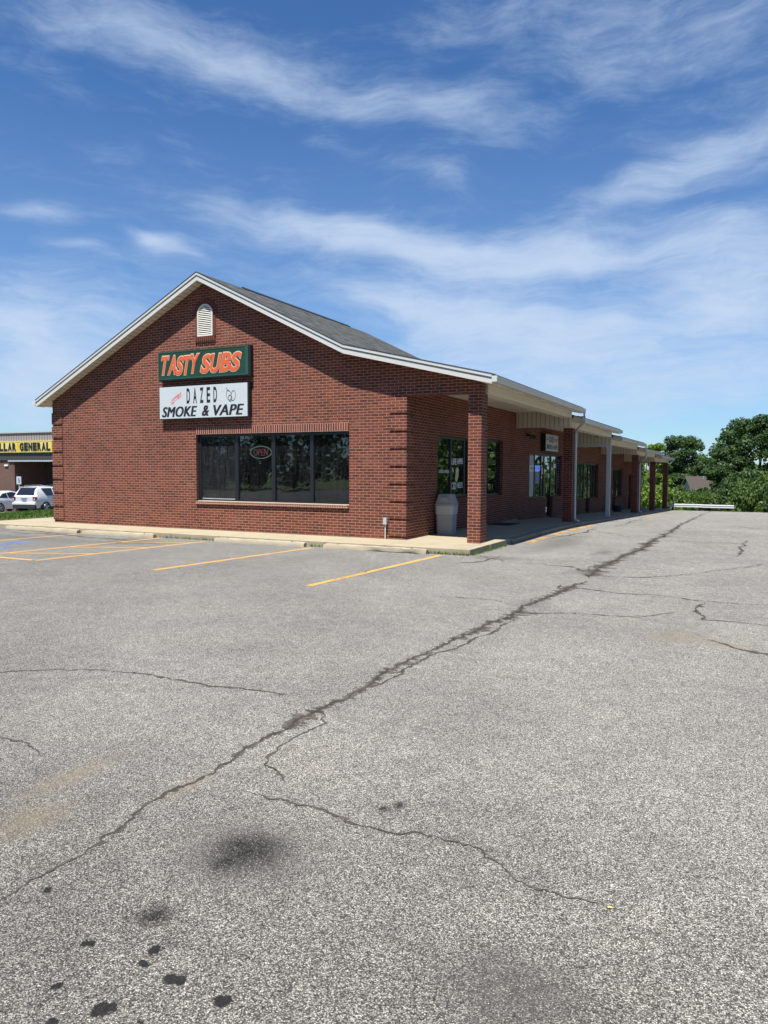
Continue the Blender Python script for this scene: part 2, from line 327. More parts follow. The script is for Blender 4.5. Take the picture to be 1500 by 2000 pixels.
# ------------------------------------------------------------------ mesh helpers
class MB:
    def __init__(s): s.v = []; s.f = []; s.uv = {}
    def add(s, vs, fs):
        o = len(s.v); s.v += [tuple(p) for p in vs]; s.f += [tuple(i+o for i in f) for f in fs]; return s
    def box(s, x0, x1, y0, y1, z0, z1):
        return s.add([(x0,y0,z0),(x1,y0,z0),(x1,y1,z0),(x0,y1,z0),(x0,y0,z1),(x1,y0,z1),(x1,y1,z1),(x0,y1,z1)],
                     [(0,3,2,1),(4,5,6,7),(0,1,5,4),(1,2,6,5),(2,3,7,6),(3,0,4,7)])
    def prism(s, poly, axis, a, b):
        """poly: 2-D points; axis: 0 -> (y,z) profile swept along x, 1 -> (x,z) swept along y, 2 -> (x,y) swept along z"""
        n = len(poly); ar = sum(poly[i][0]*poly[(i+1) % n][1]-poly[(i+1) % n][0]*poly[i][1] for i in range(n))
        if ar < 0: poly = poly[::-1]
        def P(p, t): return (t, p[0], p[1]) if axis == 0 else (p[0], t, p[1]) if axis == 1 else (p[0], p[1], t)
        vs = [P(p, a) for p in poly]+[P(p, b) for p in poly]
        fl = axis == 1
        fs = [tuple(range(n)) if fl else tuple(range(n))[::-1], tuple(range(n, 2*n))[::-1] if fl else tuple(range(n, 2*n))]
        for i in range(n):
            j = (i+1) % n; q = (i, j, n+j, n+i); fs.append(q[::-1] if fl else q)
        return s.add(vs, fs)
    def tube(s, pts, r, n=8, caps=True):
        pts = [Vector(p) for p in pts]; rs = r if isinstance(r, (list, tuple)) else [r]*len(pts)
        vs = []; fs = []; ref = Vector((0, 0, 1))
        for i, p in enumerate(pts):
            t = (pts[min(i+1, len(pts)-1)]-pts[max(i-1, 0)]).normalized()
            a = t.cross(ref) if abs(t.dot(ref)) < .95 else t.cross(Vector((1, 0, 0)))
            a.normalize(); b = t.cross(a)
            for k in range(n):
                an = 2*math.pi*k/n; vs.append(p+(a*math.cos(an)+b*math.sin(an))*rs[i])
        for i in range(len(pts)-1):
            for k in range(n):
                k2 = (k+1) % n; fs.append((i*n+k, i*n+k2, (i+1)*n+k2, (i+1)*n+k))
        if caps: fs += [tuple(range(n)), tuple(range((len(pts)-1)*n, len(pts)*n))]
        return s.add(vs, fs)
    def cyl(s, c, ax, r, h, n=20, r2=None):
        r2 = r if r2 is None else r2; c = Vector(c); d = Vector((0, 0, 0)); d[ax] = h
        return s.tube([c, c+d], [r, r2], n)
def link(name, me, mat, parent=None, loc=None, smooth=False, bevel=0):
    o = bpy.data.objects.new(name, me); COL.objects.link(o)
    mats = mat if isinstance(mat, (list, tuple)) else [mat]
    for mm in mats: me.materials.append(mm)
    if parent is not None: o.parent = parent
    if loc is not None: o.location = loc
    if smooth:
        for p in me.polygons: p.use_smooth = True
        try: me.set_sharp_from_angle(angle=R(38))
        except Exception: pass
    if bevel:
        b = o.modifiers.new('bevel', 'BEVEL'); b.width = bevel; b.segments = 2; b.limit_method = 'ANGLE'; b.angle_limit = R(40)
    return o
def build(mb, name, mat, parent=None, loc=None, smooth=False, bevel=0, soldier=None, uvoff=(0, 0)):
    me = bpy.data.meshes.new(name); me.from_pydata(mb.v, [], mb.f); me.update()
    bm = bmesh.new(); bm.from_mesh(me); bmesh.ops.recalc_face_normals(bm, faces=bm.faces[:]); uvl = bm.loops.layers.uv.new('UVMap')
    bm.normal_update()
    for f in bm.faces:
        n = f.normal; ax = 2 if abs(n.z) > .75 else (1 if abs(n.y) >= abs(n.x) else 0)
        for l in f.loops:
            c = l.vert.co
            u, v = (c.x, c.y) if ax == 2 else (c.x, c.z) if ax == 1 else (c.y, c.z)
            if ax == 2 and n.z < .999 and mat is M.get('shingle'): u, v = c.y, c.x*1.12
            u += uvoff[0]; v += uvoff[1]
            if soldier is not None and ax != 2: u, v = v-soldier, u
            l[uvl].uv = (u, v)
    bm.to_mesh(me); bm.free()
    return link(name, me, mat, parent, loc, smooth, bevel)
def thing(name, label, cat, loc=(0, 0, 0), rz=0, group=None):
    o = bpy.data.objects.new(name, None); COL.objects.link(o); o.location = loc; o.rotation_euler = (0, 0, rz); o.empty_display_size = .2
    return tag(o, label, cat, group)
def tag(o, label, cat, group=None):
    o['label'] = label; o['category'] = cat
    if group: o['group'] = group
    return o
def struct(o, kind='structure'): o['kind'] = kind; return o
def text_mesh(body, x0, x1, z0, z1, shear=0., off=0., depth=.004, spacing=1.0, bold=0.):
    """text fitted in a box in the xz plane, front facing -y, returned as MB (y from 0 to -depth)"""
    cu = bpy.data.curves.new('t', 'FONT'); cu.body = body; cu.shear = shear; cu.extrude = depth/2; cu.space_character = spacing; cu.offset = bold; cu.resolution_u = 4
    ob = bpy.data.objects.new('t', cu); COL.objects.link(ob); dg = bpy.context.evaluated_depsgraph_get(); dg.update()
    me = ob.evaluated_get(dg).to_mesh()
    P = [v.co.copy() for v in me.vertices]; F = [tuple(p.vertices) for p in me.polygons]
    ob.evaluated_get(dg).to_mesh_clear(); bpy.data.objects.remove(ob); bpy.data.curves.remove(cu)
    ax = min(p.x for p in P); bx = max(p.x for p in P); ay = min(p.y for p in P); by = max(p.y for p in P)
    mb = MB(); mb.add([(x0+(p.x-ax)/(bx-ax)*(x1-x0), -depth/2-p.z, z0+(p.y-ay)/(by-ay)*(z1-z0)) for p in P], F)
    return mb
def bold_text(body, x0, x1, z0, z1, d=.01, copies=3, **k):
    out = MB()
    for i in range(copies):
        o = (i-(copies-1)/2)*d; t = text_mesh(body, x0+o, x1+o, z0, z1, **k); out.add([(a, b-i*.0007, c) for a, b, c in t.v], t.f)
    return out
def turn(mb, fn): mb.v = [tuple(fn(*p)) for p in mb.v]; return mb
def g(y):
    k = 1.2; t = (y-6.6)/k
    return -.0305*k*math.log1p(math.exp(t)) if t < 60 else -.0305*(y-6.6)
def lot_z(x, y):
    z = g(max(-60, y))
    if x < -17: z -= min((-17-x), 45)*.042
    return z
def terr_z(x, y):
    z = lot_z(x, min(y, 41.5))-.06
    if y > 41.5: z -= .14*min(y-41.5, 26)+.002*max(0, min(y-67, 200))
    return z
# ------------------------------------------------------------------ ground, lot, markings
def grid_sheet(xs, ys, fn):
    mb = MB(); nx = len(xs)
    vs = [(x, y, fn(x, y)) for y in ys for x in xs]
    fs = [(j*nx+i, j*nx+i+1, (j+1)*nx+i+1, (j+1)*nx+i) for j in range(len(ys)-1) for i in range(nx-1)]
    return mb.add(vs, fs)
xs = [-700,-400,-250,-150,-100,-80]+list(range(-66, -16, 4))+[-17]+list(range(-14, 30, 4))+[30,50,80,120,200,400,700]
ys = [-500,-300,-150,-80,-40]+[i for i in range(-30, 72, 2)]+[80,90,110,140,180,220,300,500,900]
struct(build(grid_sheet(xs, ys, terr_z), 'ground', M['ground'], smooth=True))
lys = [-82,-70,-58,-46,-40]+[i*1.5-30 for i in range(0, 48)]+[41.0]
lxs = [-66,-60,-50,-40,-30,-24,-20,-17,-12,-6,0,6,12,20,30,38]
lot = grid_sheet(lxs, [y for y in lys if y <= 41], lambda x, y: lot_z(x, y))
struct(build(lot, 'parking_lot', M['asphalt'], smooth=True))
def flat_strip(mb, a, b, w, off=.004):
    a = Vector(a); b = Vector(b); d = (b-a).normalized(); n = Vector((-d.y, d.x))*w/2
    k = max(1, int((b-a).length/1.0)); ps = [a+(b-a)*i/k for i in range(k+1)]
    vs = []
    for p in ps:
        for q in (p+n, p-n): vs.append((q.x, q.y, lot_z(q.x, q.y)+off))
    mb.add(vs, [(2*i, 2*i+1, 2*i+3, 2*i+2) for i in range(k)])
for a, b in [((1.27,-6.15),(1.50,-1.55)), ((-1.98,-5.95),(-1.55,-1.6)), ((-8.78,-1.45),(-9.12,-6.0))]:
    mb = MB(); flat_strip(mb, a, b, .11); struct(build(mb, 'parking_stripe', M['yellow']))
mb = MB(); flat_strip(mb, (-4.87,-6.0), (-4.56,-1.6), .11, .004); flat_strip(mb, (-6.5,-5.93), (-6.09,-1.4), .11, .004); flat_strip(mb, (-6.42,-6.0), (-4.95,-6.0), .11, .005)
for y0 in (-4.75, -3.35, -2.0):
    flat_strip(mb, (-6.38+(y0+5)*.09, y0-.7), (-4.86+(y0+5)*.08, y0+.05), .10, .006)
struct(build(mb, 'hatched_marking', M['yellow']))
mb = MB()
for a, b, w in [((-8.4,-4.0),(-7.9,-4.0),.16), ((-8.1,-4.9),(-8.05,-3.6),.16), ((-8.2,-4.9),(-7.55,-5.0),.14), ((-8.35,-5.3),(-8.2,-4.4),.14), ((-7.6,-5.0),(-7.2,-4.75),.14)]:
    flat_strip(mb, a, b, w, .004+len(mb.v)*.00005)
struct(build(mb, 'accessible_bay_marking', M['blue']))
mb = MB()
for y0, y1, w in [(1.7,3.6,.20),(4.3,5.9,.22),(6.3,8.9,.26),(9.2,10.0,.2),(22.6,25.2,.25),(26.5,27.5,.2),(33.6,35.6,.22)]:
    flat_strip(mb, (2.36,y0), (2.36,y1), w)
struct(build(mb, 'kerb_paint', M['yellowworn']))
CR = [
 [(4.49,-13.49,.016),(4.45,-13.32,.022),(4.45,-13.13,.019),(4.45,-12.87,.032),(4.41,-12.57,.03),(4.39,-12.43,.026),(4.39,-12.06,.028),(4.36,-11.62,.045),(4.37,-11.3,.064),(4.37,-10.97,.083),(4.37,-10.69,.061),(4.42,-10.38,.072),(4.38,-9.91,.058),(4.39,-9.35,.052),(4.45,-8.77,.045),(4.5,-8.03,.11),(4.53,-7.46,.104),(4.63,-6.98,.164),(4.59,-6.18,.074),(4.71,-5.01,.115),(4.75,-4.2,.194),(4.85,-3.68,.074)],
 [(4.80,-3.4,.05),(4.71,-2.98,.195),(4.75,-1.62,.194),(4.8,-.25,.141),(4.92,1.06,.128),(4.9,3.08,.257),(5.05,4.73,.155),(5.03,7.85,.107),(4.9,12.65,.086),(4.69,24.16,.061),(4.6,40,.05)],
 [(4.38,-10.4,.027),(4.47,-10.12,.037),(4.46,-9.51,.051),(4.51,-9.03,.043),(4.59,-8.58,.068),(4.66,-8.17,.048),(4.74,-7.15,.053)],
 [(.2,-11.7,.03),(1.47,-11.31,.033),(1.78,-11.05,.027),(2.37,-10.82,.031),(2.72,-10.81,.04),(2.99,-10.81,.039),(3.36,-10.81,.038),(3.82,-10.76,.027),(4.08,-10.73,.018)],
 [(4.40,-10.93,.03),(4.48,-10.99,.025),(4.55,-11.13,.04),(4.54,-11.32,.023),(4.52,-11.52,.023),(4.57,-11.75,.022),(4.62,-11.87,.035),(4.77,-11.96,.034),(4.89,-12.05,.02)],
 [(4.78,-12.24,.013),(5.0,-12.22,.03),(5.18,-12.22,.034),(5.32,-12.27,.027),(5.41,-12.31,.021),(5.57,-12.28,.03),(5.78,-12.21,.025),(5.89,-12.23,.024),(6.07,-12.25,.022),(6.18,-12.33,.017),(6.33,-12.4,.016),(6.48,-12.4,.011),(6.64,-12.43,.011),(6.76,-12.42,.014)],
 [(4.80,-4.25,.06),(4.99,-4.45,.069),(5.42,-4.63,.067),(6.1,-4.6,.05),(6.63,-4.81,.049),(7.35,-4.72,.033),(8.6,-4.9,.03)],
 [(4.66,-6.9,.03),(4.72,-6.65,.028),(5.41,-6.4,.028),(5.93,-6.33,.028),(6.38,-5.7,.023)],
 [(6.75,-7.2,.064),(6.99,-7.44,.087),(7.17,-7.51,.086),(7.3,-7.57,.11),(7.9,-7.8,.09)],
 [(6.58,-4.92,.049),(6.58,-5.59,.106),(6.67,-6.14,.057),(6.91,-6.11,.029),(7.32,-6.08,.029),(8.2,-6.0,.03)],
 [(4.72,-3.1,.05),(5.08,-3.05,.048),(5.62,-2.89,.058),(6.11,-2.3,.04),(6.61,-1.39,.032),(7.43,.09,.036),(8.6,1.2,.03)],
 [(3.0,-1.8,.03),(3.86,-2.02,.042),(4.24,-2.06,.105),(4.67,-2.66,.08)],
 [(5.0,6.49,.051),(6.29,6.71,.051),(7.54,6.93,.069),(9,7,.05)],
 [(5.0,4.1,.03),(5.58,4.21,.036),(6.39,4.22,.036),(7.01,4.28,.045)],
 [(7.02,5.58,.048),(6.96,3.16,.086),(6.89,1.09,.076)],
 [(3.22,-6.14,.023),(3.64,-6.05,.023),(4.06,-6.01,.031),(4.39,-6.17,.03)],
 [(2.06,-2.67,.063),(2.47,-2.27,.129),(2.68,-1.22,.069)],
 [(2.11,-1.13,.07),(2.61,-1.64,.089),(3.0,-1.89,.065)],
 [(2.83,-12.29,.025),(3.07,-12.31,.016),(3.39,-12.38,.023)],
 [(6.0,13.1,.07),(6.69,13.53,.089),(7.25,12.21,.106),(7.65,13.07,.087),(9,13,.08)],
 [(4.15,-10.69,.009),(4.21,-10.41,.014),(4.33,-10.3,.014)],
 [(2.6,7.5,.03),(3.39,6.09,.04),(4.25,4.97,.038),(4.9,4.2,.03)],
 [(1.35,-5.74,.026),(1.27,-4.06,.039),(1.66,-3.62,.04)],
 [(-11,-2.2,.12),(-9.2,-2.0,.2),(-7.4,-2.3,.16),(-6.2,-2.2,.1)], [(-12,-1.6,.1),(-10.6,-1.5,.14),(-9.4,-1.75,.1)],
 [(-7.2,-2.9,.07),(-5.6,-2.6,.1),(-4.9,-2.5,.06)], [(2.5,3.2,.07),(2.9,5.5,.12),(2.8,8.2,.08)], [(3.2,9,.05),(3.0,14,.09),(2.8,20,.06)],
 [(2.4,14.2,.06),(3.9,14.5,.06),(4.8,14.1,.05)], [(2.4,20.5,.06),(4.6,20.8,.06),(8,20.4,.06)], [(2.5,29,.06),(5,29.5,.07),(9,29,.07)],
]
def crack_mesh():
    rr = random.Random(21)
    for ci in (0, 1):
        pl = CR[ci]
        for (x0, y0, w0), (x1, y1, w1) in zip(pl[:-1], pl[1:]):
            for k in range(1+int(abs(y1-y0)/1.1)):
                if rr.random() < .45 or y0 < -9.5: continue
                t = rr.random(); sx = rr.choice((-1, 1)); L2 = rr.uniform(.25, .9)*(1+abs(y0+15)*.06); a = (x0+(x1-x0)*t, y0+(y1-y0)*t); o = rr.uniform(.4, 1.3)*max(w0, .05)*sx
                CR.append([(a[0], a[1], .008), (a[0]+o*.8, a[1]+L2*.25, .012+w0*.12), (a[0]+o*1.2, a[1]+L2*.6, .014+w0*.12), (a[0]+o*.6, a[1]+L2, .008)])
    rnd = random.Random(3); mb = MB(); UV = []
    for ci, pl in enumerate(CR):
        pts = []
        for (x0, y0, w0), (x1, y1, w1) in zip(pl[:-1], pl[1:]):
            L_ = math.hypot(x1-x0, y1-y0); dc = max(3., math.hypot(x0-7.1, y0+15.3)); st = dc*.0045+.008; k = max(2, int(L_/st))
            for i in range(k):
                t = i/k; pts.append((x0+(x1-x0)*t, y0+(y1-y0)*t, w0+(w1-w0)*t, st))
        pts.append((*pl[-1], .03))
        wx = wy = 0.; row = []
        n = len(pts)
        for i, (x, y, w, st) in enumerate(pts):
            amp = min(.42*st+.005, .06)
            wx = wx*.80+rnd.uniform(-1, 1)*amp; wy = wy*.80+rnd.uniform(-1, 1)*amp
            row.append((x+wx, y+wy, w*rnd.choice((.45, .8, 1., 1.2, 1.9))*rnd.uniform(.7, 1.3)*min(1, .25+min(i, n-1-i)*.12)))
        vs = []
        for i in range(n):
            a = row[max(0, i-1)]; b = row[min(n-1, i+1)]; d = Vector((b[0]-a[0], b[1]-a[1])); d = d.normalized() if d.length > 1e-6 else Vector((0, 1)); nn = Vector((-d.y, d.x))
            x, y, w = row[i]; w *= ((1.0 if y > -11.3 else .72) if ci in (0, 1) else (.38 if ci == 4 else .50))
            for s in (-1, 0, 1):
                q = (x+nn.x*w*s*rnd.uniform(.8, 1.2), y+nn.y*w*s*rnd.uniform(.8, 1.2)); vs.append((q[0], q[1], lot_z(*q)+.0035+ci*.00007)); UV.append((i, abs(s)))
        mb.add(vs, [f for i in range(n-1) for f in ((3*i, 3*i+1, 3*i+4, 3*i+3), (3*i+1, 3*i+2, 3*i+5, 3*i+4))])
    me = bpy.data.meshes.new('pavement_crack'); me.from_pydata(mb.v, [], mb.f); me.update(); uvl = me.uv_layers.new(name='UVMap')
    vi = np.zeros(len(me.loops), dtype=np.int32); me.loops.foreach_get('vertex_index', vi); uvl.data.foreach_set('uv', np.array(UV, dtype=np.float32)[vi].ravel())
    return struct(link('pavement_crack', me, M['crack']))
crack_mesh()
# sidewalk: front apron, left return, covered walk with kerb
SWX, SWY = 2.04, -1.30
def walk_strip(x0, x1, ys, top, bot):
    mb = MB(); vs = []
    for y in ys:
        vs += [(x0, y, g(y)+top), (x1, y, g(y)+top), (x1, y, g(y)+bot), (x0, y, g(y)+bot)]
    fs = []
    for i in range(len(ys)-1):
        o = 4*i
        for k in range(4): fs.append((o+k, o+(k+1) % 4, o+4+(k+1) % 4, o+4+k))
    fs += [(0, 1, 2, 3), tuple(4*(len(ys)-1)+k for k in (3, 2, 1, 0))]
    return mb.add(vs, fs)
def joints(y0, y1, step):
    out = [y0]
    while out[-1]+step < y1: out.append(out[-1]+step)
    return out+[y1]
sw = MB()
xj = [-13.6,-11.9,-10.4,-8.9,-7.4,-5.9,-4.4,-2.9,-1.4,.1,1.85]
for a, b in zip(xj[:-1], xj[1:]): sw.box(a+.006, b-.006, SWY, -.02 if b > -11.5 else 0, -.1, .12)
sw.box(1.856, SWX, SWY, -.02, -.1, .12); sw.box(.0+.1, 1.856, -.02, .0, -.1, .119)
for a, b in zip(joints(0, 40.3, 1.52)[:-1], joints(0, 40.3, 1.52)[1:]):
    s2 = walk_strip(-.02, SWX-.17 if a > .7 else SWX-.0, [a+.005, (a+b)/2, b-.005], .12, -.2); sw.add(s2.v, s2.f)
for a, b in zip(joints(.0, 40, 3)[:-1], joints(.0, 40, 3)[1:]):
    s2 = walk_strip(-13.6, -11.69, [a+.005, (a+b)/2, b-.005], .12, -.2); sw.add(s2.v, s2.f)
sw.box(-13.6, SWX-.03, -1.28, -.03, -.1, .112)
struct(build(sw, 'sidewalk', M['concrete'], bevel=.008))
kb = MB(); yy = 1.53; rk = random.Random(5)
while yy < 40.2:
    l = rk.choice([1.2, 1.9, 2.6]); e = min(yy+l, 40.3); s2 = walk_strip(SWX-.165, SWX+.05+rk.uniform(-.015, .015), [yy+.015, (yy+e)/2, e-.015], .105+rk.uniform(-.012, .004), -.2); kb.add(s2.v, s2.f); yy = e
struct(build(kb, 'kerb', M['kerb'], bevel=.02))
# grass island beside the building
def isl_z(x, y): return lot_z(x, y)+.12+.03*math.sin(x*1.3+y)*.5-(.15 if x < -17.2 else 0)
struct(build(grid_sheet([-17.9,-17.2,-16.5,-15.8,-15,-14.3,-13.62], [-1.3+i*1.5 for i in range(24)], isl_z), 'grass_island', M['ground'], smooth=True))
mb = MB()
def blades(n, xf, yf, zf, h, w, seed):
    rg = np.random.default_rng(seed); mb = MB(); V = []; F = []
    for i in range(n):
        x = xf(rg); y = yf(rg, x); z = zf(x, y); a = rg.uniform(0, 6.28); hh = h*rg.uniform(.5, 1.3); ww = w*rg.uniform(.6, 1.4); lean = rg.uniform(-.5, .5)*hh; l2 = rg.uniform(-.5, .5)*hh
        dx, dy = math.cos(a)*ww/2, math.sin(a)*ww/2; o = len(V)
        V += [(x-dx, y-dy, z), (x+dx, y+dy, z), (x+lean, y+l2, z+hh)]; F.append((o, o+1, o+2))
    mb.v = V; mb.f = F; return mb
struct(build(blades(14000, lambda r: r.uniform(-17.7, -13.65), lambda r, x: r.uniform(-1.3, 9), isl_z, .07, .03, 1), 'grass', M['grassm']), 'stuff')
# weeds in the joint between kerb and lot
def weed_y(r, x): return SWY-.02-abs(r.normal(0, .03)) if x < SWX else r.uniform(-1.3, 1.2)
segs = [(-6.25,-4.35),(-1.75,-1.3),(1.0,2.05),(-4.3,-1.8),(-1.2,1.1)]
def weed_x(r):
    k = r.choice(5, p=[.28,.08,.42,.12,.10]); return r.uniform(*segs[k])
wd = blades(520, weed_x, weed_y, lambda x, y: 0, .07, .014, 4)
w2 = blades(230, lambda r: SWX+.02+abs(r.normal(0, .05)), lambda r, x: r.uniform(-1.3, 1.0)**1, lambda x, y: 0, .06, .016, 8); wd.add(w2.v, w2.f)
struct(build(wd, 'weeds', M['grassm']), 'stuff')
# ------------------------------------------------------------------ the brick shop building
WX0 = -11.69; CX = -5.845; XR = 1.8
bld = thing('shop_building', 'long red brick shop row with grey shingled gable roof and columned canopy', 'building')
def roofline(x):
    if x <= CX: return 6.61-(CX-x)*(6.61-3.57)/(CX+12.03)
    if x <= -1.5: return 6.61-(x-CX)*(6.61-4.452)/(-1.5-CX)
    return 4.452-(x+1.5)*.2405
def wall_y(mb, x0, x1, y0, y1, z0, z1, holes):
    holes = [h for h in holes if h[0] > x0-1e-6 and h[1] < x1+1e-6]
    """wall parallel to x with rectangular holes (x0,x1,z0,z1)"""
    xsn = sorted({x0, x1}|{h[0] for h in holes}|{h[1] for h in holes})
    for a, b in zip(xsn[:-1], xsn[1:]):
        hs = sorted([h for h in holes if h[0] <= a+1e-6 and h[1] >= b-1e-6], key=lambda h: h[2]); z = z0
        for h in hs:
            if h[2] > z+1e-4: mb.box(a, b, y0, y1, z, h[2])
            z = h[3]
        if z < z1-1e-4: mb.box(a, b, y0, y1, z, z1)
    return mb
T = .25
FW = (-6.19, -1.50, .885, 2.657)
mb = MB(); wall_y(mb, WX0, 0, 0, T, -.3, 3.42, [FW])
zt = 3.42
pts = [(WX0, zt), (XR, zt), (XR, roofline(XR)+.02), (-1.5, roofline(-1.5)+.02), (CX, roofline(CX)+.02), (WX0, roofline(WX0)+.02)]
mb.prism([(WX0, 3.42), (XR, 3.42), (XR, roofline(XR)+.02), (-1.5, roofline(-1.5)+.02)], 1, 0, T)
mb.prism([(WX0, 3.42), (-1.5, roofline(-1.5)+.02), (CX, roofline(CX)+.02), (WX0, roofline(WX0)+.02)], 1, 0, T)
build(mb, 'front_wall', M['brick'], bld)
# side wall along the walk, with openings in (y0,y1,z0,z1)
SW = [(1.88,4.45,1.0,2.62), (5.72,7.30,.95,2.67), (10.45,12.86,.70,2.36), (12.86,13.93,-.12,2.36), (13.93,15.42,.70,2.36),
      (18.3,20.4,.36,2.08), (20.40,21.42,-.32,2.08), (21.42,23.6,.36,2.08), (28.0,29.02,-.60,1.84), (29.02,31.4,.2,1.84), (34.1,35.3,-.80,1.55)]
mb = MB(); wall_y(mb, T, 39.7, 0, T, -1.2, 3.68, [])  # placeholder extents replaced below
mb = MB()
def wall_x(mb, y0, y1, x0, x1, z0, z1, holes):
    t = MB(); wall_y(t, y0, y1, x0, x1, z0, z1, holes); turn(t, lambda a, b, c: (b, a, c)); mb.add(t.v, t.f)
wall_x(mb, T, 8.93, -T, 0, .10, 3.68, SW)
wall_x(mb, 8.93, 16.5, -T, 0, -.6, 3.68, SW)
wall_x(mb, 16.5, 24.3, -T, 0, -.9, 3.38, SW); wall_x(mb, 24.3, 32.0, -T, 0, -1.2, 3.08, SW); wall_x(mb, 32.0, 39.7, -T, 0, -1.4, 2.8, SW)
build(mb, 'side_wall', M['brick'], bld, uvoff=(.05, 0))
build(MB().box(-T-.01, .012, .02+T, 8.92, -.3, .10), 'foundation', M['kerb'], bld)
mb = MB(); mb.box(WX0, WX0+T, T, 39.7, -1.6, 3.5); mb.box(WX0+T, -T, 39.45, 39.7, -1.6, 3.4); build(mb, 'rear_wall', M['brick'], bld)
# quoins
def quoin(x0, x1, y0, y1):
    k = 0
    while .20+.4064*k+.338 < 3.40:
        z = .203+.4064*k; build(MB().box(x0, x1, y0, y1, z, z+.3385), 'quoin', M['brick'], bld, uvoff=(.07, 0)); k += 1
quoin(-.42, .020, -.022, .42); quoin(WX0-.020, WX0+.42, -.022, .40)
# interior so the glass looks into dark rooms
mb = MB(); mb.box(WX0+T, -T, T, 39.4, -.3, .08); mb.box(WX0+T+.02, -T-.02, 9.2, 9.32, .08, 3.5); mb.box(-6.2, -6.1, 9.4, 39.4, .08, 3.3)
mb.box(WX0+T+.02, -T-.02, T+.02, 39.4, 3.30, 3.36)
build(mb, 'interior', M['dark'], bld)
# front window
def oneframe(parent, mk, outer, bars, d0, d1, fw=.045):
    pass
def window_front():
    w = build(MB().box(FW[0], FW[1], .10, .16, FW[2], FW[2]+.05).box(FW[0], FW[1], .10, .16, FW[3]-.07, FW[3]).box(FW[0], FW[0]+.10, .095, .165, FW[2]+.05, FW[3]-.07).box(FW[1]-.04, FW[1], .095, .165, FW[2]+.05, FW[3]-.07)
              .box(-4.97, -4.86, .095, .165, FW[2]+.05, FW[3]-.07).box(-3.81, -3.70, .095, .165, FW[2]+.05, FW[3]-.07).box(-2.66, -2.56, .095, .165, FW[2]+.05, FW[3]-.07), 'window', M['black'], bld)
    for i, (a, b) in enumerate([(-6.09,-4.97), (-4.86,-3.81), (-3.70,-2.66), (-2.56,-1.54)]):
        o = build(MB().box(a, b, .128+.002*i, .134+.002*i, FW[2]+.05, FW[3]-.07), 'pane', M['glassdusty'] if i == 0 else M['glass'], w)
    build(MB().box(-6.07, -4.99, .105, .12, FW[2]+.052, FW[2]+.075), 'glazing_strip', M['galv'], w)
    build(MB().prism([(-.045, FW[2]-.012), (.10, FW[2]+.008), (.10, FW[2]-.085), (-.045, FW[2]-.085)], 0, FW[0], FW[1]), 'window_sill', M['soldier'], w, soldier=.83)
    build(MB().prism([(-.047, FW[2]-.013), (.098, FW[2]+.010), (.098, FW[2]+.005), (-.047, FW[2]-.018)], 0, FW[0]+.004, FW[1]-.004), 'sill_cap', M['stop'], w)
    build(MB().box(FW[0]-.02, FW[1]+.0, -.004, .08, FW[3], FW[3]+.2), 'lintel', M['soldier'], w, soldier=FW[3])
window_front()
def side_window(y0, y1, z0, z1, bars, door=False, label=None):
    fr = MB()
    def b(a, c, d, e): fr.box(-.15, -.09, a, c, d, e)
    b(y0, y1, z1-.06, z1); b(y0, y1, z0, z0+.06); b(y0, y0+.06, z0+.06, z1-.06); b(y1-.06, y1, z0+.06, z1-.06)
    ed = [y0+.06]+sum([[k-.04, k+.04] for k in bars], [])+[y1-.06]
    for k in bars: b(k-.04, k+.04, z0+.06, z1-.06)
    w = build(fr, 'door' if door else 'window', M['black'], bld)
    for i in range(0, len(ed), 2):
        build(MB().box(-.125, -.119, ed[i], ed[i+1], z0+.06, z1-.06), 'pane', M['glass'], w)
    if door:
        build(MB().tube([(-.085, y0+.16, z0+1.0), (-.03, y0+.16, z0+1.0), (-.03, y0+.16, z0+1.25), (-.085, y0+.16, z0+1.25)], .012), 'handle', M['galv'], w)
    else:
        build(MB().box(-.10, .035, y0-.03, y1+.03, z0-.075, z0-.002), 'window_sill', M['brick'], w)
    return w
w1 = side_window(1.88, 4.45, 1.0, 2.62, [3.04, 4.06]); side_window(5.72, 7.30, .95, 2.67, [6.0])
w3 = side_window(10.45, 12.86, .70, 2.36, [11.5, 12.42]); d3 = side_window(12.86, 13.93, -.12, 2.36, [], True); w3b = side_window(13.93, 15.42, .70, 2.36, [14.9])
side_window(18.3, 20.4, .36, 2.08, [19.0, 19.7]); side_window(20.40, 21.42, -.32, 2.08, [], True); side_window(21.42, 23.6, .36, 2.08, [22.2, 22.9])
side_window(28.0, 29.02, -.60, 1.84, [], True); side_window(29.02, 31.4, .2, 1.84, [29.8, 30.6]); side_window(34.1, 35.3, -.80, 1.55, [], True)
M['vinylwhite'] = plain('vinyl_lettering', (.72,.74,.74), .5, var=.03)
M['vinyltan'] = plain('vinyl_tan', (.62,.50,.26), .5, var=.05)
def side_text(body, y0, y1, z0, z1, x, **k): return turn(text_mesh(body, y0, y1, z0, z1, **k), lambda a, b, c: (x-b, a, c))
for s, y0, y1, z0, z1 in [('LIFE', 3.15, 3.50, 1.88, 2.05), ('HAPPENS', 3.56, 4.0, 1.90, 2.06), ('CBD', 3.15, 3.50, 1.22, 1.40), ('HELPS', 3.57, 4.0, 1.24, 1.40), ('LOCALLY MADE', 2.24, 2.96, 1.66, 1.74)]:
    build(side_text(s, y0, y1, z0, z1, -.116, depth=.003, bold=.01), 'lettering', M['vinylwhite'], w1)
def ell(cy, cz, ry, rz, rot=0, n=18):
    return [(cy+math.cos(t)*ry*math.cos(rot)-math.sin(t)*rz*math.sin(rot), cz+math.cos(t)*ry*math.sin(rot)+math.sin(t)*rz*math.cos(rot)) for t in [i*2*math.pi/n for i in range(n)]]
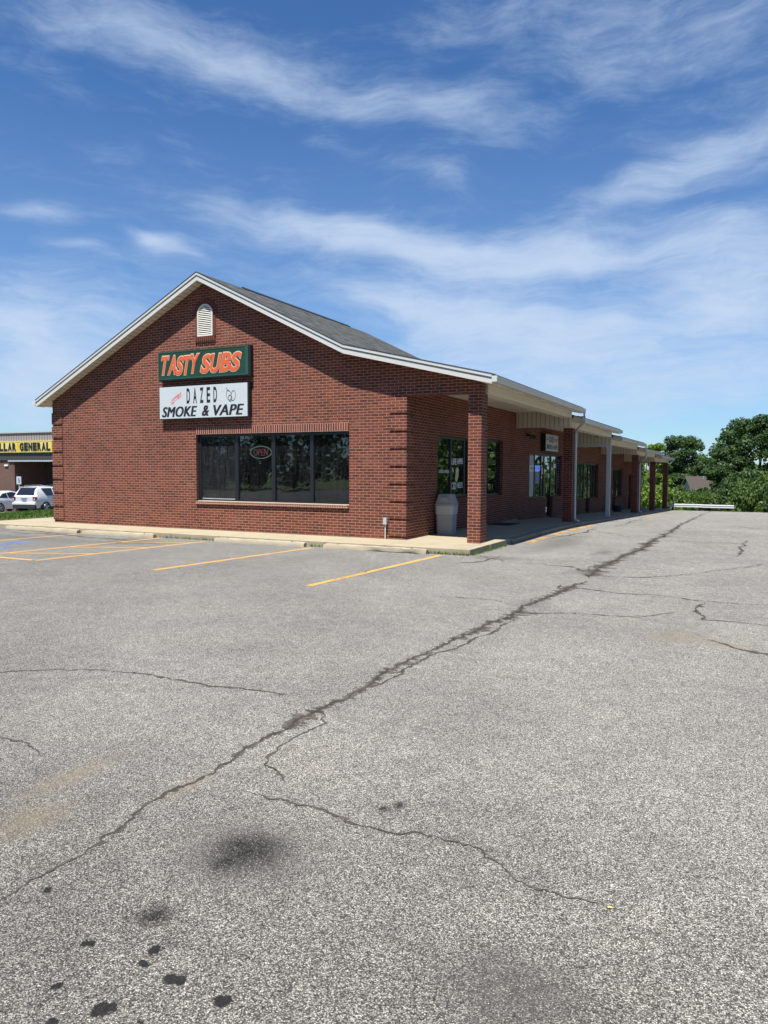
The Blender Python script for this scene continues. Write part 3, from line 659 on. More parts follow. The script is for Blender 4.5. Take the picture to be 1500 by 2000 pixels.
for q_ in ((3.58, 1.70, .11, .11, .25), (3.53, 1.54, .10, .12, -.25), (3.60, 1.61, .08, .1, .0), (3.24, 1.74, .045, .08, .5)):
    build(MB().prism(ell(*q_), 0, -.1175-q_[2]*.01, -.1145-q_[2]*.01), 'emblem', M['vinyltan'], w1)
# posters stuck on the storefront panes
M['poster_white'] = plain('poster_paper', (.62,.66,.66), .5, var=.2, scale=9); M['poster_blue'] = emis('lit_blue_sign', (.08,.18,.80), .35); M['film'] = plain('pale_film', (.36,.38,.42), .4, var=.1)
M['poster_dull'] = plain('dull_blue_poster', (.16,.20,.30), .5, var=.3, scale=12); M['ink'] = plain('ink', (.01,.01,.012), .5)
def decal(par, y0, y1, z0, z1, mat, name='poster', x=-.1185, t=.004): return build(MB().box(x, x+t, y0, y1, z0, z1), name, mat, par)
decal(w3, 10.52, 11.44, .78, 2.28, M['film'], 'window_film'); decal(w3, 10.85, 11.40, 1.70, 1.92, M['poster_white'], x=-.114)
build(side_text('OPEN', 10.92, 11.34, 1.77, 1.86, -.110, depth=.002), 'lettering', M['ink'], w3)
decal(w3, 11.64, 12.36, 1.74, 1.93, M['poster_blue'], 'lit_sign'); build(side_text('ATM', 11.76, 12.24, 1.78, 1.89, -.114, depth=.002, bold=.02), 'lettering', M['vinylwhite'], w3)
decal(w3, 11.66, 12.28, 1.24, 1.70, M['poster_dull']); decal(w3, 12.50, 12.78, 2.06, 2.29, M['poster_white']); decal(w3, 12.52, 12.78, 1.60, 1.86, M['vinyltan']); decal(w3, 12.50, 12.66, 1.44, 1.54, M['poster_white'])
decal(d3, 13.60, 13.80, 1.44, 1.62, M['poster_white']); decal(d3, 13.0, 13.3, .10, .26, M['poster_white'], 'sticker'); decal(w3b, 14.45, 14.82, 1.84, 2.02, M['poster_white'])
for k in range(11): build(MB().cyl((-.116, 15.28, 1.05+k*.11), 0, .02, .01, 8), 'light_bulb', M['vinylwhite'], w3b)
# louvred gable vent with brick surround
VX, VZ, VR = -5.815, 5.79, .255
M['louvre'] = plain('louvre_white', (.60,.58,.50), .5, var=.05)
def vent():
    arc = [(VX+VR*math.cos(t), VZ+VR*math.sin(t)) for t in [math.pi*i/16 for i in range(17)]]
    v = build(MB().prism([(VX-VR, 5.215), (VX+VR, 5.215)]+arc, 1, -.012, .0), 'gable_vent', M['darkmetal'], bld)
    fr = MB(); out = [(VX+VR, 5.215)]+arc+[(VX-VR, 5.215)]; inn = [(VX+(x-VX)*.84, VZ+(z-VZ)*.84 if z > VZ else z) for x, z in out]; inn[0] = (VX+VR*.84, 5.26); inn[-1] = (VX-VR*.84, 5.26)
    for i in range(len(out)-1): fr.prism([out[i], out[i+1], inn[i+1], inn[i]], 1, -.045, -.012)
    fr.prism([(VX-VR, 5.215), (VX+VR, 5.215), (VX+VR*.84, 5.26), (VX-VR*.84, 5.26)], 1, -.045, -.012)
    build(fr, 'vent_frame', M['louvre'], v)
    z = 5.28; sl = MB()
    while z < VZ+VR*.78:
        hw = VR*.86 if z < VZ else math.sqrt(max(0, (VR*.86)**2-(z-VZ)**2))
        sl.add([(VX-hw, -.040, z), (VX+hw, -.040, z), (VX+hw, -.016, z+.034), (VX-hw, -.016, z+.034), (VX-hw, -.034, z-.004), (VX+hw, -.034, z-.004), (VX+hw, -.010, z+.030), (VX-hw, -.010, z+.030)], [(0,1,2,3), (7,6,5,4), (0,4,5,1), (1,5,6,2), (2,6,7,3), (3,7,4,0)]); z += .048
    build(sl, 'louvre', M['louvre'], v)
    br = MB(); r0, r1 = VR+.012, VR+.15
    for k in range(15):
        t0 = math.pi*k/15+.012; t1 = math.pi*(k+1)/15-.012
        br.prism([(VX+r0*math.cos(t0), VZ+r0*math.sin(t0)), (VX+r1*math.cos(t0+.008), VZ+r1*math.sin(t0+.008)), (VX+r1*math.cos(t1-.008), VZ+r1*math.sin(t1-.008)), (VX+r0*math.cos(t1), VZ+r0*math.sin(t1))], 1, -.020, .0)
    for sx in (-1, 1):
        a = VX+sx*(VR+.012); b = VX+sx*(VR+.075)
        for k in range(8): br.box(min(a, b), max(a, b), -.018, 0, 5.222+k*.0677, 5.282+k*.0677)
    for k in range(10): br.box(VX-.338+k*.0677, VX-.285+k*.0677, -.05, 0, 5.09, 5.205)
    build(br, 'vent_surround', M['brickplain'], v)
M['brickplain'] = plain('single_brick', (.125,.032,.020), .9, var=.35, scale=14, bump=.3)
vent()
# roofs of the five stepped sections
SEC = [(-.30, 8.88, 0.), (8.88, 16.5, -.31), (16.5, 24.3, -.60), (24.3, 32.0, -.87), (32.0, 39.95, -1.10)]
LE, RE = -12.03, 2.13
for i, (y0, y1, dz) in enumerate(SEC):
    def zz(x, o): return roofline(x)+o+dz
    prof = [LE, CX, -1.5, RE+.03]
    top = MB()
    for a, b in zip(prof[:-1], prof[1:]):
        top.prism([(a, zz(a, .185)), (b, zz(b, .185)), (b, zz(b, .205)), (a, zz(a, .205))], 1, y0-.015, y1+.01)
    rf = build(top, 'roof', M['shingle'], bld)
    dk = MB()
    for a, b in zip([LE, CX, -1.5], [CX, -1.5, RE]):
        dk.prism([(a, zz(a, .022)), (b, zz(b, .022)), (b, zz(b, .184)), (a, zz(a, .184))], 1, y0+.03, y1)
    build(dk, 'roof_deck', M['beige'], rf)
    if i == 0:
        sf = MB()
        for a, b in zip([LE, CX, -1.5], [CX, -1.5, XR]):
            sf.prism([(a, zz(a, -.0)), (b, zz(b, -.0)), (b, zz(b, .022)), (a, zz(a, .022))], 1, y0+.03, -.002)
        build(sf, 'rake_soffit', M['soffit'], rf)
        # stepped white rake trim
        for (o0, o1, ya, yb, mt, nm) in [(-.012, .080, y0-.005, y0+.03, 'white', 'rake_board'), (.080, .125, y0+.012, y0+.03, 'trimgrey', 'rake_groove'), (.125, .190, y0-.022, y0+.03, 'white', 'rake_moulding'), (.190, .206, y0-.030, y0+.03, 'drip', 'drip_edge')]:
            t = MB()
            for a, b in zip([LE, CX, -1.5], [CX, -1.5, RE]): t.prism([(a, zz(a, o0)), (b, zz(b, o0)), (b, zz(b, o1)), (a, zz(a, o1))], 1, ya, yb)
            build(t, nm, M[mt], rf)
        rv = MB()
        rv.prism([(CX-.13, zz(CX, .145)), (CX, zz(CX, .212)), (CX+.13, zz(CX, .145)), (CX+.13, zz(CX, .165)), (CX, zz(CX, .245)), (CX-.13, zz(CX, .165))], 1, 1.6, 7.6)
        build(rv, 'ridge_vent', M['drip'], rf)
    else:
        gb = MB(); gb.prism([(WX0, 3.0+dz), (XR, 3.42+dz), (XR, zz(XR, .02)), (-1.5, zz(-1.5, .02)), (CX, zz(CX, .02)), (WX0, zz(WX0, .02))], 1, y1-.12, y1-.02); 
    # eave soffit, beam, ceiling
    ez = zz(RE, 0)
    sfe = MB(); sfe.prism([(XR+.003, ez+.065), (RE, ez-.005), (RE, ez+.018), (XR+.003, ez+.09)], 1, y0+.05, y1-.02)
    build(sfe, 'eave_soffit', M['ceiling'], rf)
    bz0, bz1 = 3.445+dz, 3.66+dz
    yb0 = .25 if i == 0 else y0+.01
    build(MB().box(1.50, XR+.012, yb0+(.16 if i == 0 else 0), y1-.02, bz0, bz1+.02), 'canopy_beam', M['beige'], bld)
    build(MB().box(.005, 1.50, T if i == 0 else y0+.01, y1-.16, 3.66+dz, 3.69+dz), 'canopy_ceiling', M['ceiling'], bld)
    # gutter
    gt = MB(); gz = ez+.02
    gt.prism([(RE+.002, gz), (RE+.075, gz), (RE+.10, gz+.05), (RE+.125, gz+.105), (RE+.125, gz+.125), (RE+.112, gz+.125), (RE+.10, gz+.10), (RE+.068, gz+.012), (RE+.014, gz+.012), (RE+.014, gz+.125), (RE+.002, gz+.125)], 1, y0-.02, y1)
    gt.box(RE+.003, RE+.118, y0-.03, y0-.02, gz+.004, gz+.128); gt.box(RE+.004, RE+.118, y1, y1+.008, gz+.004, gz+.124)
    build(gt, 'gutter', M['white'], bld)
    lg = MB(); gl = ez+.02; lg.box(LE-.12, LE-.002, y0-.02, y1, zz(LE, .03), zz(LE, .15)); build(lg, 'gutter', M['white'], bld)
    # drop panel at the far end of the section
    if i < 4:
        pb = [3.155, 2.85, 2.61, 2.32][i]
        pn = build(MB().box(.005, XR-.0, y1-.14, y1-.03, pb, 3.70+dz if i else 3.70), 'drop_panel', M['siding'], bld)
        if i == 1: build(MB().box(.30, XR-.16, y1-.15, y1-.02, pb-.11, pb-.002), 'panel_board', M['white'], pn)
# last gable end closed
pn = MB(); pn.box(.005, XR, 39.80, 39.92, 2.30, 2.60); build(pn, 'drop_panel', M['siding'], bld)
# columns
for i, (y, zt_) in enumerate([(0, 3.42), (9.08, 3.155), (24.55, 2.605), (32.15, 2.318), (39.5, 2.30)]):
    build(MB().box(1.50, 1.802+(.003), y-.002 if i == 0 else y, y+.40, g(y)+.10, zt_), 'column', M['brick'], bld, uvoff=(.103+.2032*(i % 2), 0))
build(MB().box(1.64, 1.80, 16.38, 16.54, g(16.4)+.10, 2.85), 'white_post', M['white'], bld)
build(MB().box(.62, .92, 32.5, 32.9, g(32)+.10, 2.318), 'column', M['brick'], bld)
# downspouts
for yc, zt_ in [(9.36, 3.60-.0), (24.98, 2.72)]:
    zb = g(yc)+.17
    ds = MB(); ds.tube([(2.20, yc-.45, zt_), (2.20, yc-.42, zt_-.14), (2.17, yc-.30, zt_-.30), (1.90, yc-.02, zt_-.48), (1.855, yc, zt_-.62), (1.855, yc, zb+.10), (1.88, yc-.02, zb+.02), (2.0, yc-.06, zb-.02)], .042, 10)
    build(ds, 'downspout', M['white'], bld, smooth=True)
# dark floodlight arms at the ends of the eaves
for i, (y0, y1, dz) in enumerate(SEC[:4]):
    ez = roofline(RE)+dz
    f = thing('eave_floodlight', ['small dark lamp arm at the end of the nearest eave, over the first downspout', 'small dark lamp arm at the end of the second eave, above the white post', 'small dark lamp arm where the third eave ends, over the far downspout', 'small dark lamp arm at the end of the fourth eave, between the far columns'][i], 'floodlight', (1.86, y1+.02, ez-.06), 0, 'lamp arms at the ends of the eaves')
    build(MB().box(-.05, 0, -.02, .06, -.07, .03), 'base', M['darkmetal'], f); build(MB().tube([(0, .02, 0), (.16, .03, -.02), (.30, .03, -.05)], .014, 6), 'arm', M['darkmetal'], f)
    build(MB().cyl((.30, .03, -.13), 2, .055, .12, 12, .035), 'lamp_head', M['galv'], f, smooth=True)
# ------------------------------------------------------------------ signs
M['green'] = plain('sign_green', (.010,.042,.022), .45, var=.12, scale=5); M['greenlt'] = plain('sign_green_rim', (.018,.07,.038), .4)
M['orange'] = plain('sign_orange', (.58,.095,.03), .5, var=.1, scale=12); M['cream'] = plain('sign_cream', (.55,.42,.27), .5)
M['signwhite'] = plain('sign_white', (.46,.50,.515), .45, var=.05, scale=2); M['red'] = plain('sign_red', (.62,.06,.07), .5)
SX0, SX1 = -7.34, -4.34
sg = thing('sandwich_shop_sign', 'green sign box reading TASTY SUBS in orange brush letters, upper of two on the gable', 'sign', (-5.84, -.004, 4.50))
def rel(mb, o): return turn(mb, lambda a, b, c: (a-o[0], b-o[1], c-o[2]))
O1 = (-5.84, -.004, 4.50)
build(rel(MB().box(SX0, SX1+.055, -.135, -.004, 4.09, 4.87), O1), 'cabinet', M['black'], sg, bevel=.008)
mbx = MB()
for a in [(SX0+.0, SX1-.0, 4.835, 4.862), (SX0+.0, SX1-.0, 4.13, 4.165), (SX0+.0, SX0+.035, 4.165, 4.835), (SX1-.10, SX1, 4.165, 4.835)]: mbx.box(a[0]+.002, a[1]-.002, -.148, -.135, a[2], a[3])
build(rel(mbx, O1), 'sign_rim', M['greenlt'], sg); build(rel(MB().box(SX0+.037, SX1-.102, -.142, -.135, 4.167, 4.833), O1), 'sign_face', M['green'], sg)
def jitter_text(word, x0, x1, z0, z1, shear, bold, y, depth, rnd):
    mb = MB(); wd = {'T': .95, 'A': 1.05, 'S': 1., 'Y': 1.05, 'U': 1., 'B': 1.0}; tot = sum(wd[c] for c in word); x = x0
    for c in word:
        w = wd[c]/tot*(x1-x0); dz = rnd.uniform(-.015, .02); t = text_mesh(c, x+.01-bold*.6, x+w*1.08+bold*.6, z0+dz-bold*.9, z1+dz+bold*.9, shear=shear, bold=.030+bold*1.1, depth=depth)
        turn(t, lambda a, b, cc: (a+(cc-(z0+z1)/2)*.10, b+y, cc)); mb.add(t.v, t.f); x += w
    return mb
for k, (b_, y_, mt) in enumerate([(.030, -.142, 'cream'), (0., -.148, 'orange')]):
    t = jitter_text('TASTY', -7.24, -5.96, 4.25, 4.73, .18, b_, y_, .006, random.Random(2)); t2 = jitter_text('SUBS', -5.88, -4.60, 4.25, 4.72, .18, b_, y_, .006, random.Random(4)); t.add(t2.v, t2.f)
    build(rel(t, O1), 'lettering', M[mt], sg)
sg2 = thing('smoke_shop_sign', 'white sign box reading DAZED and SMOKE & VAPE, lower of two on the gable', 'sign', (-5.84, -.004, 3.50)); O2 = (-5.84, -.004, 3.50)
build(rel(MB().box(SX0, SX1, -.125, -.004, 3.065, 3.935), O2), 'cabinet', M['black'], sg2)
build(rel(MB().box(SX0+.02, SX1-.045, -.135, -.125, 3.085, 3.93), O2), 'sign_face', M['signwhite'], sg2)
for wd_, a_, b_ in (('SMOKE', .10, 1.32), ('&', 1.48, 1.72), ('VAPE', 1.86, 2.85)):
    q = bold_text(wd_, SX0+a_+.015, SX0+b_-.015, 3.13, 3.40, d=.016, copies=3, shear=.25, depth=.004, spacing=1.05); turn(q, lambda a, b, c: (a, b-.135, c)); build(rel(q, O2), 'lettering', M['ink'], sg2)
t = MB()
for k, c in enumerate('DAZED'):
    q = text_mesh(c, -6.37+k*.225, -6.37+k*.225+.115, 3.47, 3.87, bold=.025, depth=.004); t.add(q.v, q.f)
turn(t, lambda a, b, c: (a, b-.135, c)); build(rel(t, O2), 'lettering', M['ink'], sg2)
t = text_mesh('LOTTERY', -.22, .22, -.055, .055, shear=.2, bold=.015, depth=.004); ca, sa = math.cos(R(32)), math.sin(R(32))
turn(t, lambda a, b, c: (a*ca-c*sa-6.73, b-.135, a*sa+c*ca+3.62)); build(rel(t, O2), 'lettering', M['red'], sg2)
em = MB()
def loop(cx, cz, rx, rz, rot, w=.007):
    n = 20; ps = [(cx+math.cos(a)*rx*math.cos(rot)-math.sin(a)*rz*math.sin(rot), -.139, cz+math.cos(a)*rx*math.sin(rot)+math.sin(a)*rz*math.cos(rot)) for a in [2*math.pi*i/n for i in range(n+1)]]
    em.tube(ps, w, 4)
for k_ in range(4):
    em = MB()
    if k_ == 3: em.tube([(-5.05, -.139, 3.83), (-5.01, -.139, 3.77), (-4.95, -.139, 3.74)], .008, 4)
    else: loop(*[(-4.97, 3.64, .075, .13, .25), (-4.83, 3.62, .07, .13, -.15), (-4.93, 3.56, .06, .08, 0)][k_], w=.005)
    build(rel(em, O2), 'emblem', M['ink'], sg2)
O3 = (0, 12.9, 2.79); sg3 = thing('small_smoke_shop_sign', 'small white sign box in the shade above the shop door, with SMOKE & VAPE', 'sign', O3)
build(MB().box(.004, .19, -.97, .97, -.325, .325), 'cabinet', M['black'], sg3); build(MB().box(.19, .20, -.95, .95, -.31, .31), 'sign_face', M['signwhite'], sg3)
build(side_text('SMOKE & VAPE', -.85, .85, -.24, -.06, .200, bold=.02), 'lettering', M['ink'], sg3); build(side_text('DAZED', -.45, .30, .02, .24, .200), 'lettering', M['ink'], sg3)
build(side_text('LOTTERY', .42, .85, .06, .2, .200), 'lettering', M['red'], sg3); build(side_text('LOTTERY', -.85, -.6, .08, .16, .200), 'lettering', M['red'], sg3)
# neon sign behind the front window
nz_ = thing('neon_open_sign', 'oval neon OPEN sign, pale green ring and pink letters, hung in the front window', 'sign', (-4.22, .20, 2.17))
mb = MB(); mb.tube([(.33*math.cos(a), 0, .155*math.sin(a)) for a in [2*math.pi*i/32 for i in range(33)]], .011, 6, False)
build(mb, 'neon_ring', emis('neon_green', (.45,.75,.55), .8), nz_, smooth=True)
build(turn(text_mesh('OPEN', -.225, .225, -.085, .085, bold=-.012, depth=.01, shear=.1), lambda a, b, c: (a, b, c)), 'lettering', emis('neon_pink', (.85,.28,.36), .6), nz_)
nr = thing('round_neon_sign', 'round blue and white neon sign glowing in the first side window', 'sign', (-.20, 2.50, 2.03))
mb = MB(); mb.tube([(0, .30*math.cos(a), .20*math.sin(a)) for a in [2*math.pi*i/32 for i in range(33)]], .014, 6, False); build(mb, 'neon_ring', emis('neon_white', (.8,.85,1.), 2.2), nr)
mb = MB(); mb.tube([(-.01, .34*math.cos(a), .235*math.sin(a)) for a in [2*math.pi*i/32 for i in range(33)]], .012, 6, False); build(mb, 'outer_ring', emis('neon_blue', (.05,.15,.6), 1.2), nr)
build(turn(text_mesh('CBD', -.2, .2, -.09, .09, bold=.03, depth=.01), lambda a, b, c: (-b, a, c)), 'lettering', emis('neon_pale', (.45,.6,.5), .25), nr)
# utility stub, security camera, wall lamp, bin, mats
ut = thing('utility_box', 'small grey metal box on a white conduit at the foot of the front wall', 'utility box', (-.50, -.06, .12))
build(MB().box(-.045, .045, -.035, .05, .34, .50), 'box', M['galv'], ut, bevel=.006); build(MB().tube([(0, 0, 0), (0, .0, .20), (.0, .015, .34)], .014, 8), 'conduit', M['white'], ut)
sc = thing('security_camera', 'small white camera under the second canopy, on the beige panel', 'camera', (1.12, 16.34, 3.24))
build(MB().box(-.03, .03, -.0, .05, -.03, .06), 'bracket', M['white'], sc); build(MB().tube([(.16, -.28, -.06), (-.02, -.02, 0)], [.055, .055], 12), 'housing', M['white'], sc, smooth=True); build(MB().tube([(.165, -.288, -.062), (.15, -.27, -.058)], .045, 12), 'lens', M['black'], sc)
wl = thing('wall_lamp', 'dark twin-head wall lamp high on the brick beside the small sign', 'lamp', (0.004, 10.1, 2.98))
build(MB().box(0, .05, -.08, .08, -.05, .05), 'base', M['darkmetal'], wl)
for s in (-1, 1): build(MB().tube([(.05, s*.05, 0), (.12, s*.14, -.02), (.20, s*.24, -.06)], [.02, .05, .075], 10), 'lamp_head', M['darkmetal'], wl)
M['bin'] = plain('bin_grey_plastic', (.30,.30,.28), .6, var=.12, scale=4); M['liner'] = plain('bin_liner', (.40,.41,.40), .45, var=.15, scale=10, bump=.4)
def frustum(mb, z0, z1, a, b, ch0=.06, ch1=.06):
    def oc(h, c, z): return [(-h+c, -h, z), (h-c, -h, z), (h, -h+c, z), (h, h-c, z), (h-c, h, z), (-h+c, h, z), (-h, h-c, z), (-h, -h+c, z)]
    vs = oc(a, ch0, z0)+oc(b, ch1, z1); return mb.add(vs, [tuple(range(8))[::-1], tuple(range(8, 16))]+[(i, (i+1) % 8, 8+(i+1) % 8, 8+i) for i in range(8)])
bn = thing('trash_can', 'grey square litter bin with sloped hood and bag rim, between brick wall and corner column', 'trash can', (.27, 1.84, .12), R(4))
bn.scale = (.86, .86, .985)
bd = MB(); frustum(bd, 0, .74, .240, .262); build(bd, 'bin_body', M['bin'], bn, bevel=.008)
mb = MB()
for s in (-1, 1):
    for k in (-.11, 0., .11): mb.box(k-.008, k+.008, -.222 if s < 0 else .205, -.205 if s < 0 else .222, .05, .46)
build(mb, 'rib', M['bin'], bn)
mb = MB(); frustum(mb, .52, .74, .272, .280); build(mb, 'bin_liner', M['liner'], bn, bevel=.01)
mb = MB(); frustum(mb, .742, .79, .295, .295); frustum(mb, .79, 1.03, .28, .20, .05, .04); hd = build(mb, 'hood', M['bin'], bn, bevel=.012)
build(MB().box(-.11, .11, -.262, -.240, .83, .95), 'flap', M['bin'], hd)
for i, (x, y, sx, sy, lb) in enumerate([(.42, 6.2, .34, .55, 'black rubber mat on the shaded walk just past the corner column'), (.45, 13.35, .35, .5, 'black rubber mat in front of the shop door under the small sign')]):
    o = tag(build(MB().prism([(-sx, -sy), (sx, -sy), (sx, sy), (-sx, sy)], 2, 0, .015), 'door_mat', M['rubber'], loc=(x, y, max(g(y), g(y+sy))+.124-(.012 if i else 0)), bevel=.004), lb, 'mat', 'door mats on the walk'); o.rotation_euler = (-.012 if i == 0 else -.0305, 0, 0)
pl = thing('planter_tub', 'low dark blue tub standing on the far walk against the brick', 'tub', (.6, 26.0, g(26)+.12))
build(MB().cyl((0, 0, 0), 2, .20, .32, 16, .28), 'tub_body', plain('dark_blue_plastic', (.02,.03,.06), .5), pl, smooth=True); build(MB().cyl((0, 0, .32), 2, .30, .03, 16), 'rim', M['darkmetal'], pl)
# wheel stops
def wheel_stop(x0, x1, y0, label, ry=0):
    L_ = x1-x0; t = thing('wheel_stop', label, 'wheel stop', ((x0+x1)/2, y0, 0), ry, 'concrete wheel stops along the front kerb'); rnd = random.Random(int(x0*10))
    n = 26; mb = MB(); prof = [(-.085, 0), (-.082, .055), (-.062, .10), (.050, .104), (.080, .06), (.085, 0)]
    for i in range(n+1):
        x = -L_/2+L_*i/n; e = .75 if i in (0, n) else 1
        for (py, pz) in prof: mb.v.append((x, py*e+rnd.uniform(-.006, .006), pz*(.9 if i in (0, n) else 1)+rnd.uniform(-.008, .004)*(pz > .05)))
    m_ = len(prof)
    for i in range(n):
        for k in range(m_-1): mb.f.append((i*m_+k, i*m_+k+1, (i+1)*m_+k+1, (i+1)*m_+k))
    mb.f += [tuple(range(m_)), tuple(n*m_+k for k in range(m_))]
    if x0 > -2:
        for i in range(12, 25):
            for k in (0, 1):
                v = mb.v[i*m_+k]; mb.v[i*m_+k] = (v[0], v[1]+(.035 if k == 0 else .018)*rnd.uniform(.4, 1.4), v[2]+.012*(k == 0))
    build(mb, 'stop_body', M['stop'], t, smooth=True)
    mb = MB()
    for s in (-.36, .36): mb.cyl((s*L_, 0, .096), 2, .018, .012, 8)
    build(mb, 'pin', M['darkmetal'], t)
wheel_stop(-1.30, 1.17, -1.47, 'chipped concrete wheel stop nearest the corner column, first from the right', 0)
wheel_stop(-4.33, -1.80, -1.47, 'concrete wheel stop below the right half of the front window, with weeds at both ends', 0)
wheel_stop(-8.78, -6.27, -1.47, 'concrete wheel stop at the head of the yellow hatching, left of the window', 0)
wheel_stop(-11.85, -8.98, -1.47, 'concrete wheel stop farthest left, in front of the left corner of the brick wall', 0)
lf = MB(); lf.add([(0, 0, .0), (.010, .006, .004), (.024, 0, .003), (.010, -.007, .002)], [(0, 1, 2, 3)])
tag(build(lf, 'leaf', plain('yellow_leaf', (.62,.55,.12), .6), loc=(6.655, -12.43, .006)), 'tiny yellow leaf lying on the asphalt at the end of a thin crack', 'leaf')
# ------------------------------------------------------------------ far store
def metal_ribs(name, col):
    m = Mat(name); c = m.coord(); sp = m.nd('ShaderNodeSeparateXYZ'); m.ln(c, sp.inputs[0])
    v = m.math('FRACT', m.math('DIVIDE', sp.outputs[0], .34)); gg = m.math('LESS_THAN', v, .22)
    m.set('Base Color', m.mix(gg, col, tuple(x*.4 for x in col))); m.set('Roughness', .55); return m.m
M['riblt'] = metal_ribs('light_ribbed_metal', (.28,.25,.23)); M['ribdk'] = metal_ribs('dark_ribbed_metal', (.05,.05,.05))
st = thing('store_building', 'low store beyond the grass with ribbed metal fascia and a yellow name band', 'building', (-50, 29.5, -2.2)); SO = Vector((-50, 29.5, -2.2))
def sb(x0, x1, y0, y1, z0, z1): return MB().box(x0-SO.x, x1-SO.x, y0-SO.y, y1-SO.y, z0-SO.z, z1-SO.z)
build(sb(-80, -34, 29.5, 29.9, 4.2, 4.93), 'upper_fascia', M['riblt'], st); build(sb(-80, -34, 29.4, 29.95, 4.93, 5.03), 'coping', M['trimgrey'], st)
build(sb(-80, -34, 29.5, 29.9, 2.48, 3.20), 'lower_fascia', M['ribdk'], st); build(sb(-80, -34, 29.6, 29.9, 3.20, 4.2), 'fascia_back', M['ribdk'], st)
build(sb(-80, -34, 29.9, 33, 2.50, 2.56), 'canopy_ceiling', M['dark'], st); build(sb(-80, -34, 32.9, 50, -2.6, 4.8), 'store_wall', plain('store_wall', (.06,.05,.045), .8), st)
build(sb(-53.9, -34, 29.48, 29.52, 2.36, 2.48), 'canopy_trim', M['galv'], st)
build(sb(-60, -53.15, 29.6, 33, -2.6, 2.48), 'pier', brick_mat('store_brick', c1=(.15,.085,.065), c2=(.11,.06,.05), mort=(.19,.14,.12)), st); build(sb(-54.45, -53.95, 29.5, 29.58, 1.95, 2.1), 'wall_light', M['vinylwhite'], st)
for x0, x1 in [(-51.2, -50.5), (-50.3, -49.4), (-49.2, -48.3), (-47.8, -46.9)]:
    w = build(sb(x0, x1, 32.80, 32.90, -.4, 2.0), 'window', M['black'], st); build(sb(x0+.06, x1-.06, 32.76, 32.80, -.2, 1.0), 'poster', plain('dim_poster', (.36,.34,.30), .6, var=.3, scale=5), w)
for x in (-44, -38): build(sb(x-.2, x+.2, 29.6, 30, -2.6, 2.48), 'post', M['riblt'], st)
M['signyellow'] = plain('sign_yellow', (.58,.40,.02), .45, var=.05); M['signpale'] = plain('sign_pale_yellow', (.60,.50,.16), .45)
ds = thing('store_name_sign', 'yellow band with black letters DOLLAR GENERAL across the far store front', 'sign', (-52, 29.4, 3.7)); DO = (-52, 29.4, 3.7)
build(rel(MB().box(-56.4, -47.5, 29.38, 29.498, 3.19, 4.22), DO), 'sign_band', M['signyellow'], ds); build(rel(MB().box(-56.4, -47.5, 29.36, 29.38, 4.14, 4.22).box(-56.4, -47.5, 29.36, 29.38, 3.19, 3.25), DO), 'sign_edge', M['signpale'], ds)
def wide_text(word, x0, pitch, w, z0, z1, y):
    mb = MB()
    for k, c in enumerate(word):
        t = text_mesh(c, x0+k*pitch, x0+k*pitch+w, z0, z1, bold=.055, depth=.03); turn(t, lambda a, b, cc: (a, b+y, cc)); mb.add(t.v, t.f)
    return mb
t = wide_text('DOLLAR', -56.05, .60, .50, 3.32, 4.06, 29.36); t2 = wide_text('GENERAL', -52.05, .58, .49, 3.32, 4.06, 29.36); t.add(t2.v, t2.f); build(rel(t, DO), 'lettering', M['ink'], ds)
bk = MB()
for x0, n, p in ((-56.05, 6, .60), (-52.05, 7, .58)):
    bk.box(x0-.04, x0+n*p-.03, 29.372, 29.38, 3.27, 4.11)
build(rel(bk, DO), 'letter_panel', M['signpale'], ds)
pz = lot_z(-39.3, 19.6)
ap = thing('accessible_parking_sign', 'white accessible parking sign on a thin post behind the white cars', 'sign', (-39.3, 19.6, pz))
build(MB().tube([(0, 0, 0), (0, 0, 2.45)], .03, 8), 'post', M['galv'], ap); build(MB().box(-.16, .16, -.05, -.035, 1.95, 2.5), 'sign_panel', M['signwhite'], ap, bevel=.01)
mb = MB(); mb.cyl((0, -.051, 2.38), 1, .03, -.006, 10); mb.box(-.03, .03, -.057, -.051, 2.2, 2.33); mb.tube([(.07*math.cos(a), -.055, 2.17+.07*math.sin(a)) for a in [R(200+i*22) for i in range(11)]], .014, 5)
build(mb, 'symbol', plain('symbol_blue', (.02,.08,.25), .5), ap)
ap.rotation_euler = (0, 0, R(35))
